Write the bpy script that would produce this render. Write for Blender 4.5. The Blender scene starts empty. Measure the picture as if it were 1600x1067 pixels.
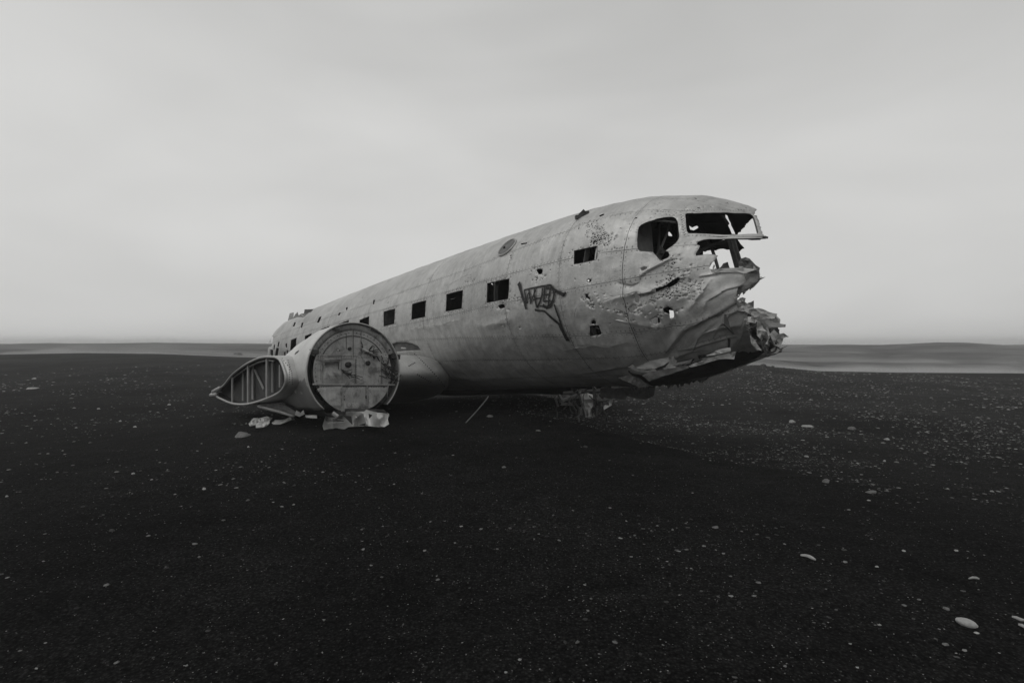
import bpy, bmesh, math, random
import numpy as np
from mathutils import Vector, noise as mn
from mathutils.geometry import delaunay_2d_cdt, tessellate_polygon
random.seed(7); rng = np.random.default_rng(11)
SC = bpy.context.scene; COL = SC.collection
pi = math.pi
# ---------------------------------------------------------------- camera
CAMZ = 1.5
F = 850.0; CX = 800.0; HY = 538.0
cam = bpy.data.cameras.new('camera'); co = bpy.data.objects.new('camera', cam); COL.objects.link(co)
co.location = (0, 0, CAMZ); co.rotation_euler = (pi/2, 0, 0)
cam.sensor_width = 36; cam.lens = F/1600*36; cam.shift_y = 4.5/1600
cam.clip_start = 0.05; cam.clip_end = 12000
SC.camera = co
# ---------------------------------------------------------------- sky
W = bpy.data.worlds.new('World'); SC.world = W; W.use_nodes = True
nt = W.node_tree; N = nt.nodes; L = nt.links; N.clear()
SUN_EL, SUN_AZ = math.radians(64), math.radians(-100)
def nd(tree, typ, **kw):
    n = tree.nodes.new(typ)
    for k, v in kw.items():
        if k == 'inp':
            for kk, vv in v.items(): n.inputs[kk].default_value = vv
        else: setattr(n, k, v)
    return n
out = nd(nt, 'ShaderNodeOutputWorld'); bg = nd(nt, 'ShaderNodeBackground', inp={'Strength': 1.0})
sky = nd(nt, 'ShaderNodeTexSky', sky_type='NISHITA', sun_disc=False, sun_elevation=SUN_EL, sun_rotation=SUN_AZ, air_density=1.5, dust_density=6)
bw = nd(nt, 'ShaderNodeRGBToBW'); L.new(sky.outputs[0], bw.inputs[0])
skm = nd(nt, 'ShaderNodeMath', operation='MULTIPLY', inp={1: 0.004}); L.new(bw.outputs[0], skm.inputs[0])
tc = nd(nt, 'ShaderNodeTexCoord'); sep = nd(nt, 'ShaderNodeSeparateXYZ'); L.new(tc.outputs['Generated'], sep.inputs[0])
rz = nd(nt, 'ShaderNodeValToRGB'); L.new(sep.outputs['Z'], rz.inputs[0])
e = rz.color_ramp.elements; e[0].position = 0.0; e[0].color = (.60, .60, .60, 1); e[1].position = 1.0; e[1].color = (.46, .46, .46, 1)
for p, c in ((.03, .60), (.18, .625), (.34, .60), (.5, .555)):
    q = e.new(p); q.color = (c, c, c, 1)
mp = nd(nt, 'ShaderNodeMapping', inp={'Scale': (1.0, 1.0, 3.2), 'Rotation': (0.25, 0.1, 0.4)}); L.new(tc.outputs['Generated'], mp.inputs[0])
ns = nd(nt, 'ShaderNodeTexNoise', inp={'Scale': 1.5, 'Detail': 3.0, 'Roughness': .5, 'Distortion': .4}); L.new(mp.outputs[0], ns.inputs['Vector'])
mr = nd(nt, 'ShaderNodeMapRange', inp={'From Min': .3, 'From Max': .7, 'To Min': .91, 'To Max': 1.10}); L.new(ns.outputs[0], mr.inputs[0])
# the cloud is a little thinner to the left (north-west)
mx = nd(nt, 'ShaderNodeMapRange', inp={'From Min': -.8, 'From Max': .8, 'To Min': 1.05, 'To Max': .92}); L.new(sep.outputs['X'], mx.inputs[0])
m1 = nd(nt, 'ShaderNodeMath', operation='MULTIPLY'); L.new(mr.outputs[0], m1.inputs[0]); L.new(mx.outputs[0], m1.inputs[1])
m2 = nd(nt, 'ShaderNodeMath', operation='MULTIPLY'); L.new(rz.outputs[0], m2.inputs[0]); L.new(m1.outputs[0], m2.inputs[1])
m3 = nd(nt, 'ShaderNodeMath', operation='ADD'); L.new(m2.outputs[0], m3.inputs[0]); L.new(skm.outputs[0], m3.inputs[1])
cc = nd(nt, 'ShaderNodeCombineColor')
for i, k in enumerate((1.0, 1.0, .985)):
    m = nd(nt, 'ShaderNodeMath', operation='MULTIPLY', inp={1: k}); L.new(m3.outputs[0], m.inputs[0]); L.new(m.outputs[0], cc.inputs[i])
L.new(cc.outputs[0], bg.inputs[0]); L.new(bg.outputs[0], out.inputs[0])
# ---------------------------------------------------------------- sun (veiled by overcast)
sl = bpy.data.lights.new('sun', 'SUN'); so = bpy.data.objects.new('sun', sl); COL.objects.link(so)
sl.energy = 0.5; sl.angle = math.radians(25); sl.color = (1, .99, .97)
sd = Vector((math.sin(SUN_AZ)*math.cos(SUN_EL), math.cos(SUN_AZ)*math.cos(SUN_EL), math.sin(SUN_EL)))
so.rotation_euler = sd.to_track_quat('Z', 'Y').to_euler()
vs = SC.view_settings; vs.view_transform = 'Standard'; vs.look = 'None'; vs.exposure = 0; vs.gamma = 1
# ================================================================ helpers
def mat(name):
    m = bpy.data.materials.new(name); m.use_nodes = True; m.node_tree.nodes.clear()
    t = m.node_tree; b = nd(t, 'ShaderNodeBsdfPrincipled'); o = nd(t, 'ShaderNodeOutputMaterial'); t.links.new(b.outputs[0], o.inputs[0])
    return m, t, b
def M(t, op, a, b=None, c=None):
    n = nd(t, 'ShaderNodeMath', operation=op)
    for i, v in enumerate((a, b, c)):
        if v is None: continue
        if isinstance(v, (int, float)): n.inputs[i].default_value = v
        else: t.links.new(v, n.inputs[i])
    return n.outputs[0]
def nz(t, vec, scale, detail=4, rough=.55, dist=0.):
    n = nd(t, 'ShaderNodeTexNoise', inp={'Scale': scale, 'Detail': detail, 'Roughness': rough, 'Distortion': dist})
    if vec is not None: t.links.new(vec, n.inputs['Vector'])
    return n.outputs[0]
def mrange(t, v, a, b, c, d):
    n = nd(t, 'ShaderNodeMapRange', inp={'From Min': a, 'From Max': b, 'To Min': c, 'To Max': d}); t.links.new(v, n.inputs[0]); return n.outputs[0]
def grey(t, v, tint=(1, 1, .985)):
    c = nd(t, 'ShaderNodeCombineColor')
    for i, k in enumerate(tint): t.links.new(M(t, 'MULTIPLY', v, k), c.inputs[i])
    return c.outputs[0]
def scalev(t, vec, sc):
    m = nd(t, 'ShaderNodeMapping', inp={'Scale': sc}); t.links.new(vec, m.inputs[0]); return m.outputs[0]
def bump(t, b, h, dist, strength=1., prev=None):
    n = nd(t, 'ShaderNodeBump', inp={'Strength': strength, 'Distance': dist}); t.links.new(h, n.inputs['Height'])
    if prev: t.links.new(prev, n.inputs['Normal'])
    t.links.new(n.outputs[0], b.inputs['Normal']); return n.outputs[0]
ROOT = {}
def link(name, me, m=None, parent=None, smooth=False):
    o = bpy.data.objects.new(name, me); COL.objects.link(o)
    if m is not None:
        for k in (m if isinstance(m, (list, tuple)) else [m]): me.materials.append(k)
    if parent is not None:
        o.parent = parent
        r = parent
        while r.parent: r = r.parent
        if not parent.parent or True:
            me.transform(__import__('mathutils').Matrix.Translation(-r.location))
    if smooth: me.shade_smooth()
    return o
def tag(o, label=None, cat=None, group=None, kind=None):
    for k, v in (('label', label), ('category', cat), ('group', group), ('kind', kind)):
        if v: o[k] = v
    return o
class MB:
    def __init__(s): s.v = []; s.f = []
    def add(s, v, f):
        if not hasattr(s, 'log'): s.log = []
        s.log.append((list(v), list(f)))
        n = len(s.v); s.v += [tuple(x) for x in v]; s.f += [tuple(i+n for i in q) for q in f]
    def bar(s, p, q, w, h=None, up=(0, 0, 1)):
        p, q = Vector(p), Vector(q); h = h or w; d = (q-p).normalized(); x = d.cross(Vector(up))
        if x.length < .05: x = d.cross(Vector((1, 0, 0)))
        x.normalize(); y = x.cross(d); x *= w/2; y *= h/2
        s.add([p-x-y, p+x-y, p+x+y, p-x+y, q-x-y, q+x-y, q+x+y, q-x+y], [(0, 3, 2, 1), (4, 5, 6, 7), (0, 1, 5, 4), (1, 2, 6, 5), (2, 3, 7, 6), (3, 0, 4, 7)])
    def tube(s, pts, r, n=6):
        pts = [Vector(p) for p in pts]; k = len(pts); rr = r if isinstance(r, (list, tuple)) else [r]*k; V = []
        ref = Vector((.3, .2, 1)).normalized()
        for i, p in enumerate(pts):
            d = (pts[min(i+1, k-1)]-pts[max(i-1, 0)]).normalized(); x = d.cross(ref)
            if x.length < .05: x = d.cross(Vector((1, 0, 0)))
            x.normalize(); y = x.cross(d)
            V += [p + rr[i]*(math.cos(2*pi*j/n)*x+math.sin(2*pi*j/n)*y) for j in range(n)]
        Fc = [(i*n+j, i*n+(j+1) % n, (i+1)*n+(j+1) % n, (i+1)*n+j) for i in range(k-1) for j in range(n)]
        Fc += [tuple(range(n))[::-1], tuple((k-1)*n+j for j in range(n))]
        s.add(V, Fc)
    def disc(s, c, nrm, r, h, n=20, r2=None):
        c, nrm = Vector(c), Vector(nrm).normalized(); s.tube([c, c+nrm*h], [r, r2 or r], n)
    def mesh(s, name):
        me = bpy.data.meshes.new(name); me.from_pydata([tuple(v) for v in s.v], [], s.f); me.update(); return me
    def build(s, name, m, parent=None, smooth=False): return link(name, s.mesh(name), m, parent, smooth)
    def each(s, name, m, parent=None, smooth=False, solid=0):
        o = None
        for v, f in s.log:
            q = MB(); q.add(v, f); o = q.build(name, m, parent, smooth)
            if solid: k = o.modifiers.new('t', 'SOLIDIFY'); k.thickness = solid
        return o
def inside(P_, H):
    ins = np.zeros(len(P_), bool); n = len(H)
    for i in range(n):
        x1, y1 = H[i]; x2, y2 = H[(i+1) % n]
        if y1 == y2: continue
        ins ^= ((y1 > P_[:, 1]) != (y2 > P_[:, 1])) & (P_[:, 0] < (x2-x1)*(P_[:, 1]-y1)/(y2-y1)+x1)
    return ins
def px(x, y, d): return Vector(((x-CX)/F*d, d, CAMZ+(HY-y)/F*d))       # a point of the place, given by bearing and distance
# ---------------------------------------------------------------- the wreck's own frame: a = towards the nose, s = starboard, u = up
av = np.array([700., -850., 87.]); av /= np.linalg.norm(av)
sv = np.array([-850., -700., 0.]); sv /= np.linalg.norm(sv)
uv = np.cross(av, sv)
if uv[2] < 0: uv = -uv
C0 = np.array([0, 0, CAMZ]); S0 = -5.96; U0 = 1.08
def asu(A, s_, u_): return Vector(C0 + A*av + s_*sv + u_*uv)
def rayf(x, y):
    d = np.array([(x-CX)/F, 1., (HY-y)/F]); return d@av, d@sv, d@uv
def on_s(x, y, s_): f = rayf(x, y); t = s_/f[1]; return f[0]*t, f[2]*t            # pixel -> (A,u) on plane s=s_
def on_a(x, y, A_): f = rayf(x, y); t = A_/f[0]; return f[1]*t, f[2]*t            # pixel -> (s,u) on plane a=A_
ANG = [0, 30, 60, 90, 120, 150, 180]
TAB = [(-17.9, [1.16]*7), (-15.5, [1.24]*7), (-13.5, [1.27]*7), (-6.6, [1.265]+[1.27]*6), (-5.4, [1.235, 1.25, 1.26, 1.27, 1.27, 1.27, 1.27]),
 (-4.9, [1.215, 1.23, 1.25, 1.25, 1.26, 1.27, 1.27]), (-4.5, [1.19, 1.2, 1.22, 1.22, 1.25, 1.26, 1.27]), (-4.1, [1.15, 1.14, 1.15, 1.16, 1.21, 1.25, 1.27]),
 (-3.7, [1.06, 1.02, 1.03, 1.08, 1.15, 1.2, 1.22]), (-3.3, [.93, .85, .86, .97, 1.07, 1.12, 1.12]), (-2.9, [.71, .61, .66, .84, .97, 1.01, 1.0]),
 (-2.5, [.42, .36, .44, .69, .84, .88, .86]), (-2.1, [.2, .2, .3, .5, .66, .70, .70])]
TA = np.array([t[0] for t in TAB]); TR = np.array([t[1] for t in TAB], float)
def herm(xs, ys, x):
    i = int(np.clip(np.searchsorted(xs, x)-1, 0, len(xs)-2)); h = xs[i+1]-xs[i]; t = min(max((x-xs[i])/h, 0), 1)
    def slp(j):
        if j == 0: return (ys[1]-ys[0])/(xs[1]-xs[0])
        if j == len(xs)-1: return (ys[-1]-ys[-2])/(xs[-1]-xs[-2])
        d0 = (ys[j]-ys[j-1])/(xs[j]-xs[j-1]); d1 = (ys[j+1]-ys[j])/(xs[j+1]-xs[j])
        return (d0*(xs[j+1]-xs[j])+d1*(xs[j]-xs[j-1]))/(xs[j+1]-xs[j-1])
    m0, m1 = slp(i)*h, slp(i+1)*h
    return (2*t**3-3*t*t+1)*ys[i]+(t**3-2*t*t+t)*m0+(3*t*t-2*t**3)*ys[i+1]+(t**3-t*t)*m1
GA = np.linspace(-17.9, -2.1, 633); GT = np.linspace(0, 180, 61)
G1 = np.array([[herm(TA, TR[:, k], A) for k in range(7)] for A in GA])
ext = np.array([-30.]+ANG+[210.])
GR = np.array([[herm(ext, np.concatenate([[row[1]], row, [row[5]]]), t) for t in GT] for row in G1])
def rad(A, th):
    th = abs(th); fa = (A+17.9)/15.8*632; ft = th/3.
    i = int(min(max(fa, 0), 631)); j = int(min(max(ft, 0), 59)); fa = min(max(fa-i, 0), 1); ft = min(max(ft-j, 0), 1)
    return (GR[i, j]*(1-fa)+GR[i+1, j]*fa)*(1-ft)+(GR[i, j+1]*(1-fa)+GR[i+1, j+1]*fa)*ft
def cast(x, y, far=False):
    f = rayf(x, y)
    def g(t):
        ds, du = f[1]*t-S0, f[2]*t-U0; th = math.degrees(math.atan2(ds, du)); A = f[0]*t
        return math.hypot(ds, du)-rad(A, th), A, th
    ts = np.arange(3.5, 20, .05)
    if far: ts = ts[::-1]
    prev = None
    for t in ts:
        v = g(t)
        if not (-18 < v[1] < -1.9): prev = None; continue
        if prev and prev[1] > 0 >= v[0]:
            lo, hi = prev[0], t
            for _ in range(18):
                m = (lo+hi)/2
                if g(m)[0] > 0: lo = m
                else: hi = m
            v = g(lo); return v[1], v[2]
        prev = (t, v[0])
    return None
WK = 0.0222                                                             # metres of girth per degree
def cw(pts, far=False):
    r = [cast(x, y, far) for x, y in pts]; return [(v[0], v[1]*WK) for v in r if v]
# dents and creases -------------------------------------------------
def seg_sd(p, pl):
    best = 9; sg = 1; tt = 0; n = len(pl)-1
    for i in range(n):
        ax, ay = pl[i]; bx, by = pl[i+1]; dx, dy = bx-ax, by-ay; l2 = dx*dx+dy*dy
        t = max(0, min(1, ((p[0]-ax)*dx+(p[1]-ay)*dy)/l2)); ex, ey = p[0]-ax-t*dx, p[1]-ay-t*dy; d = math.hypot(ex, ey)
        if d < best: best = d; sg = 1 if dx*ey-dy*ex > 0 else -1; tt = (i+t)/n
    return best, sg, tt
CRS = [ # (pixel path, bulge, step, width)
 ([(1040, 552), (1049, 540), (1070, 514), (1095, 502), (1120, 490), (1152, 471)], .03, .07, .07),
 ([(994, 460), (1010, 458), (1035, 450), (1062, 436)], .03, .06, .06),
 ([(1000, 432), (1015, 422), (1035, 412), (1050, 403)], .03, .035, .04),
 ([(1095, 432), (1118, 428), (1140, 421), (1165, 428)], .02, .03, .035),
 ([(1080, 480), (1098, 458), (1112, 436)], .02, .015, .04),
 ([(1098, 490), (1105, 470), (1135, 452), (1158, 447)], .012, .02, .035),
 ([(940, 470), (965, 462), (1000, 455)], .015, -.012, .06),
 ([(965, 440), (985, 446), (998, 440)], -.012, .02, .04),
 ([(1060, 548), (1100, 540), (1150, 525)], .012, .016, .03),
 ([(1100, 520), (1130, 510), (1160, 505)], .012, -.014, .03),
 ([(1112, 530), (1122, 512), (1140, 492), (1160, 482)], .014, .012, .03),
 ([(1082, 552), (1090, 530), (1112, 508)], .010, .012, .03),
 ([(1052, 560), (1075, 552), (1095, 549)], .012, .01, .03),
 ([(1150, 540), (1158, 520), (1162, 498)], .012, -.012, .03),
 ([(700, 588), (740, 594), (790, 590)], .015, .0, .08),
 ([(745, 512), (775, 506), (800, 498)], .014, .0, .05), ([(640, 516), (690, 508), (720, 500)], .008, .004, .05),
 ([(850, 380), (845, 400)], .010, .0, .06), ([(700, 445), (735, 428)], .006, .0, .05), ([(900, 440), (905, 470), (896, 500)], .006, .006, .05),
 ([(880, 548), (925, 538), (955, 541), (985, 534)], .010, .003, .06), ([(960, 500), (1000, 508), (1040, 515)], .010, .008, .05), ([(905, 585), (960, 575), (985, 572)], .01, .008, .04),
]
CR = []
for p, b, st, w in CRS:
    q = cw(p); xs = [v[0] for v in q]; ys = [v[1] for v in q]; CR.append((q, b, st, w, min(xs)-3*w, max(xs)+3*w, min(ys)-3*w, max(ys)+3*w))
def disp(A, w):
    d = 0.0
    n1 = mn.noise(Vector((A*1.1, w*1.4, 3.))); d += n1*.008
    # oil-canning between frames
    d += .0035*math.sin(A*2*pi/.56)*math.sin(w*2*pi/.42)*(.5+mn.noise(Vector((A*.7, w*.7, 9))))
    n5 = mn.noise(Vector((A*2.3, w*2.9, 17.))); d -= .012*max(0, n5-.18)*(1.5)
    d += .0022*mn.noise(Vector((A*9, w*9, 4.)))
    k = min(max((A+5.4)/2.2, 0), 1)
    if w > 0:
        low = min(max((w-1.9)/.8, 0), 1)
        k2 = k*low
        d += k2*(.028*mn.noise(Vector((A*2.2, w*1.7, 1.)))+.02*(abs(mn.noise(Vector((A*3.1+w*2, w*2.2-A, 5.))))-.25)*2)
        d += (.004+k*.008)*mn.noise(Vector((A*6, w*6, 2.)))
        for q, b, st, wd, x0, x1, y0, y1 in CR:
            if x0 < A < x1 and y0 < w < y1:
                dd, sg, tt = seg_sd((A, w), q); g = math.exp(-(dd/wd)**2); e_ = math.sin(pi*min(max(tt, .06), .94))**.5
                if sg < 0: d += b*g*e_
                else: d += (b - st*(1-math.exp(-(dd/(wd*.28))**2)))*g*e_
    k3 = min(max((-15.2-A)/2, 0), 1)
    if k3 > 0: d += k3*(.05*mn.noise(Vector((A*2.5, w*2.5, 7.))))
    return d
def surf(A, w, off=0.):
    th = w/WK; R = rad(A, th)+disp(A, w)+off; t = math.radians(th)
    return Vector(C0 + A*av + (S0+R*math.sin(t))*sv + (U0+R*math.cos(t))*uv)
def SP(x, y, off=0., far=False):
    v = cast(x, y, far); return surf(v[0], v[1]*WK, off) if v else None
# ================================================================ materials
LINES_Q = [30, 60, 75, 92.5, 110, 128, 148]
LINES_A = [-3.86, -4.75, -5.78, -8.0, -10.2, -12.4, -14.6, -16.2]
def alu(name, base=.55, seams=False, dirt=1.0, rough=.5, metal=.25):
    m, t, b = mat(name); tcn = nd(t, 'ShaderNodeTexCoord'); ob = tcn.outputs['Object']
    g1 = nz(t, ob, 1.1, 5, .6); g2 = nz(t, ob, 9, 5, .6); g3 = nz(t, ob, 60, 3, .6)
    v = mrange(t, g1, .3, .7, base*(1-.16*dirt), base*1.08)
    v = M(t, 'MULTIPLY', v, mrange(t, g2, .3, .7, 1-.10*dirt, 1.06))
    v = M(t, 'MULTIPLY', v, mrange(t, g3, .25, .75, .94, 1.05))
    spots = mrange(t, nz(t, ob, 22, 6, .75), .66, .72, 1.0, .55); v = M(t, 'MULTIPLY', v, spots)
    if seams:
        uvn = nd(t, 'ShaderNodeUVMap', uv_map='skin'); sp = nd(t, 'ShaderNodeSeparateXYZ'); t.links.new(uvn.outputs[0], sp.inputs[0])
        A, q = sp.outputs[0], sp.outputs[1]
        # drips and rain streaks running down the girth
        st = nz(t, scalev(t, uvn.outputs[0], (16, .06, 1)), 1.0, 5, .6, .3); v = M(t, 'MULTIPLY', v, mrange(t, st, .35, .7, .91, 1.08))
        st2 = nz(t, scalev(t, uvn.outputs[0], (45, .15, 1)), 1.0, 3, .5, .2)
        wh = M(t, 'MULTIPLY', mrange(t, st2, .64, .74, 0, .22), mrange(t, nz(t, ob, 1.7, 2), .45, .6, 0, 1)); v = M(t, 'MULTIPLY', v, M(t, 'ADD', 1.0, wh))
        # pale scratches along the body
        sc = nz(t, scalev(t, uvn.outputs[0], (1.5, 3.5, 1)), 1.0, 6, .7, 1.2)
        ln = None; rv = None
        lw = nz(t, ob, 3., 2)
        for c in LINES_Q:
            d = M(t, 'ABSOLUTE', M(t, 'SUBTRACT', q, c)); a1 = M(t, 'LESS_THAN', d, .17); r1 = M(t, 'LESS_THAN', M(t, 'ABSOLUTE', M(t, 'SUBTRACT', d, .9)), .32)
            ln = a1 if ln is None else M(t, 'MAXIMUM', ln, a1); rv = r1 if rv is None else M(t, 'MAXIMUM', rv, r1)
        dots = M(t, 'LESS_THAN', M(t, 'FRACT', M(t, 'MULTIPLY', A, 1/.06)), .26); rv = M(t, 'MULTIPLY', rv, dots)
        la = None; ra = None
        for c in LINES_A:
            d = M(t, 'ABSOLUTE', M(t, 'SUBTRACT', A, c)); a1 = M(t, 'LESS_THAN', d, .005); r1 = M(t, 'LESS_THAN', M(t, 'ABSOLUTE', M(t, 'SUBTRACT', d, .024)), .007)
            la = a1 if la is None else M(t, 'MAXIMUM', la, a1); ra = r1 if ra is None else M(t, 'MAXIMUM', ra, r1)
        fr = M(t, 'LESS_THAN', M(t, 'ABSOLUTE', M(t, 'SUBTRACT', M(t, 'FRACT', M(t, 'MULTIPLY', A, 1/.56)), .5)), .008)
        dq = M(t, 'LESS_THAN', M(t, 'FRACT', M(t, 'MULTIPLY', q, .38)), .24)
        ra = M(t, 'MULTIPLY', M(t, 'MAXIMUM', ra, M(t, 'MULTIPLY', fr, .5)), dq)
        allr = M(t, 'MAXIMUM', rv, ra); alll = M(t, 'MAXIMUM', ln, la)
        cv = nd(t, 'ShaderNodeCombineXYZ'); t.links.new(M(t, 'FLOOR', M(t, 'MULTIPLY', M(t, 'ADD', A, .2), 1/1.68)), cv.inputs[0]); t.links.new(M(t, 'FLOOR', M(t, 'MULTIPLY', q, 1/18.4)), cv.inputs[1])
        wn = nd(t, 'ShaderNodeTexWhiteNoise'); t.links.new(cv.outputs[0], wn.inputs['Vector']); v = M(t, 'MULTIPLY', v, mrange(t, wn.outputs[0], 0, 1, .93, 1.06))
        blot = nz(t, ob, 3.2, 6, .72, .8); v = M(t, 'MULTIPLY', v, mrange(t, blot, .52, .70, 1.0, .74))
        fade = mrange(t, lw, .3, .6, .35, 1.0)
        v = M(t, 'MULTIPLY', v, M(t, 'SUBTRACT', 1.0, M(t, 'MULTIPLY', M(t, 'MULTIPLY', alll, fade), .75)))
        v = M(t, 'MULTIPLY', v, M(t, 'SUBTRACT', 1.0, M(t, 'MULTIPLY', M(t, 'MULTIPLY', allr, fade), .55)))
        v = M(t, 'MULTIPLY', v, mrange(t, sc, .70, .74, 1, 1.22))
        bump(t, b, M(t, 'ADD', M(t, 'MULTIPLY', g2, 1.0), M(t, 'MULTIPLY', alll, -.25)), .012, .7)
    else:
        bump(t, b, M(t, 'ADD', g2, M(t, 'MULTIPLY', g3, .15)), .012, .8)
    if name == 'firewall_metal':   # rust runs and greasy patches
        rs = nz(t, scalev(t, ob, (22, 22, 1.6)), 1.0, 5, .65, .4); v = M(t, 'MULTIPLY', v, mrange(t, rs, .35, .68, .84, 1.06))
        gp = nz(t, ob, 5, 6, .7, 1.0); v = M(t, 'MULTIPLY', v, mrange(t, gp, .48, .64, 1.0, .42))
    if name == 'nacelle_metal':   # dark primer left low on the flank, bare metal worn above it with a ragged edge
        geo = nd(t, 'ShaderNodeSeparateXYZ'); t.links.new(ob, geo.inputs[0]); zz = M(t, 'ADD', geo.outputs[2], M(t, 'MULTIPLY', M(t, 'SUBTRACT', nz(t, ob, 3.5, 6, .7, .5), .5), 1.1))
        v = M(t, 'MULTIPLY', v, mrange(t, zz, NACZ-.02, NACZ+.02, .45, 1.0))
    t.links.new(grey(t, v), b.inputs['Base Color']); t.links.new(mrange(t, g2, .3, .7, rough-.08, rough+.14), b.inputs['Roughness'])
    b.inputs['Metallic'].default_value = metal; b.inputs['Specular IOR Level'].default_value = .35
    return m
M_SKIN = alu('weathered_aluminium_skin', .57, True, dirt=1.3, rough=.5, metal=.48)
M_ALU = alu('weathered_aluminium', .50, dirt=1.5, metal=.5)
M_BRI = alu('bright_torn_aluminium', .58, dirt=1.4, metal=.4)
M_WALL = alu('firewall_metal', .54, dirt=2.4, rough=.6, metal=.1)
NACZ = .74
M_NAC = alu('nacelle_metal', .68, dirt=1.3, metal=.4)
M_STR = alu('structure_metal', .40, dirt=1.2)
def plain(name, c, rough=.8, sc=8, var=.3, bd=.01):
    m, t, b = mat(name); ob = nd(t, 'ShaderNodeTexCoord').outputs['Object']; n = nz(t, ob, sc, 6, .65)
    t.links.new(grey(t, mrange(t, n, .3, .7, c*(1-var), c*(1+var))), b.inputs['Base Color']); b.inputs['Roughness'].default_value = rough
    b.inputs['Specular IOR Level'].default_value = .25
    bump(t, b, n, bd, .6); return m
M_INN = plain('inner_grime_and_shade', .045)
M_DRK = plain('dark_structure_and_shade', .07, .7, 14)
M_BULK = plain('bulkhead_paint', .55, .7, 6, .35)
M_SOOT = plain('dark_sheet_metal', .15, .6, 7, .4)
M_HOLE = plain('rusty_fitting', .04, .7, 30)
M_CAB = plain('cable_sheath', .05, .6, 30)
M_PIP = plain('pale_tube', .5, .4, 30)
def paint(name, c, lo, hi, alpha):
    m, t, b = mat(name); tcn = nd(t, 'ShaderNodeTexCoord'); uvn = nd(t, 'ShaderNodeUVMap', uv_map='stroke'); sp = nd(t, 'ShaderNodeSeparateXYZ'); t.links.new(uvn.outputs[0], sp.inputs[0])
    ed = M(t, 'ABSOLUTE', sp.outputs[1]); n = nz(t, tcn.outputs['Object'], 60, 4, .7); k = M(t, 'ADD', ed, M(t, 'MULTIPLY', M(t, 'SUBTRACT', n, .5), .9))
    al = mrange(t, k, lo, hi, alpha, 0.0); t.links.new(M(t, 'MINIMUM', M(t, 'MAXIMUM', al, 0.0), 1.0), b.inputs['Alpha'])
    b.inputs['Base Color'].default_value = (c, c, c, 1); b.inputs['Roughness'].default_value = .6; return m
M_SPRAY = paint('black_spray_paint', .015, .55, 1.15, 1.0)
M_CHALK = paint('scratched_chalk', .75, .3, 1.0, .55)
# black volcanic sand
def sand():
    m, t, b = mat('black_volcanic_sand'); ob = nd(t, 'ShaderNodeTexCoord').outputs['Object']
    big = nz(t, ob, .35, 4, .6); mid = nz(t, ob, 4, 5, .65); fine = nz(t, ob, 48, 6, .75)
    rip = nz(t, scalev(t, ob, (.55, 2.4, 1)), 1.6, 5, .6, .6)
    v = mrange(t, big, .32, .68, .0075, .020); v = M(t, 'MULTIPLY', v, mrange(t, mid, .3, .7, .75, 1.25)); v = M(t, 'MULTIPLY', v, mrange(t, rip, .3, .7, .86, 1.14))  # broad tone variation, deepened to suggest light over the undulations
    v = M(t, 'MULTIPLY', v, mrange(t, fine, .32, .70, .35, 1.9))
    vo = nd(t, 'ShaderNodeTexVoronoi', inp={'Scale': 70.0, 'Randomness': 1.0}); t.links.new(ob, vo.inputs['Vector'])
    v2 = nd(t, 'ShaderNodeTexVoronoi', inp={'Scale': 62.0, 'Randomness': 1.0}); t.links.new(ob, v2.inputs['Vector']); c2_ = nd(t, 'ShaderNodeSeparateColor'); t.links.new(v2.outputs['Color'], c2_.inputs[0])
    v = M(t, 'MULTIPLY', v, mrange(t, v2.outputs['Distance'], .15, .6, 1.3, .5)); v = M(t, 'MULTIPLY', v, mrange(t, c2_.outputs[0], 0, 1, .5, 1.6))  # darker between grains: their small shadows put into the colour
    spc = nd(t, 'ShaderNodeSeparateColor'); t.links.new(vo.outputs['Color'], spc.inputs[0])
    g = M(t, 'MULTIPLY', M(t, 'LESS_THAN', vo.outputs['Distance'], .28), M(t, 'GREATER_THAN', spc.outputs[0], .965)); clus = mrange(t, nz(t, ob, .9, 4, .7), .42, .66, .15, 1.4); v = M(t, 'ADD', v, M(t, 'MULTIPLY', clus, M(t, 'MULTIPLY', g, M(t, 'MULTIPLY', spc.outputs[1], .14))))
    # plain behind the wreck: sand colour lightened to paint in the mist over it
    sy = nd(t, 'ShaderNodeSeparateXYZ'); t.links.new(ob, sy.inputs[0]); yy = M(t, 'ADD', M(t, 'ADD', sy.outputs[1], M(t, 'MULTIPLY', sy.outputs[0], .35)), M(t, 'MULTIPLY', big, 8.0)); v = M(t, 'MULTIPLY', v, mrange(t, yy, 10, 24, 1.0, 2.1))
    # pale pumice dust lying in streaks over the far plain
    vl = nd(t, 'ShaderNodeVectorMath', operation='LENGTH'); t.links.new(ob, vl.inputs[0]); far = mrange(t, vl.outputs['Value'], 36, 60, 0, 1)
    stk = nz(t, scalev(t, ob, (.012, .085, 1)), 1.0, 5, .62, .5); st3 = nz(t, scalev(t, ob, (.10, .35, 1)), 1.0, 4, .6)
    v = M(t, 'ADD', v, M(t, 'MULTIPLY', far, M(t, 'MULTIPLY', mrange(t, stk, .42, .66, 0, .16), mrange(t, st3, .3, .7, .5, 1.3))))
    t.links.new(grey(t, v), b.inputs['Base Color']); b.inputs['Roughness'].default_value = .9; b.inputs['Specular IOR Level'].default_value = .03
    h = M(t, 'ADD', M(t, 'MULTIPLY', fine, .5), M(t, 'ADD', M(t, 'MULTIPLY', mid, .8), M(t, 'MULTIPLY', rip, 1.2)))
    bump(t, b, h, .05, 1.0); return m
M_SAND = sand()
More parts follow.
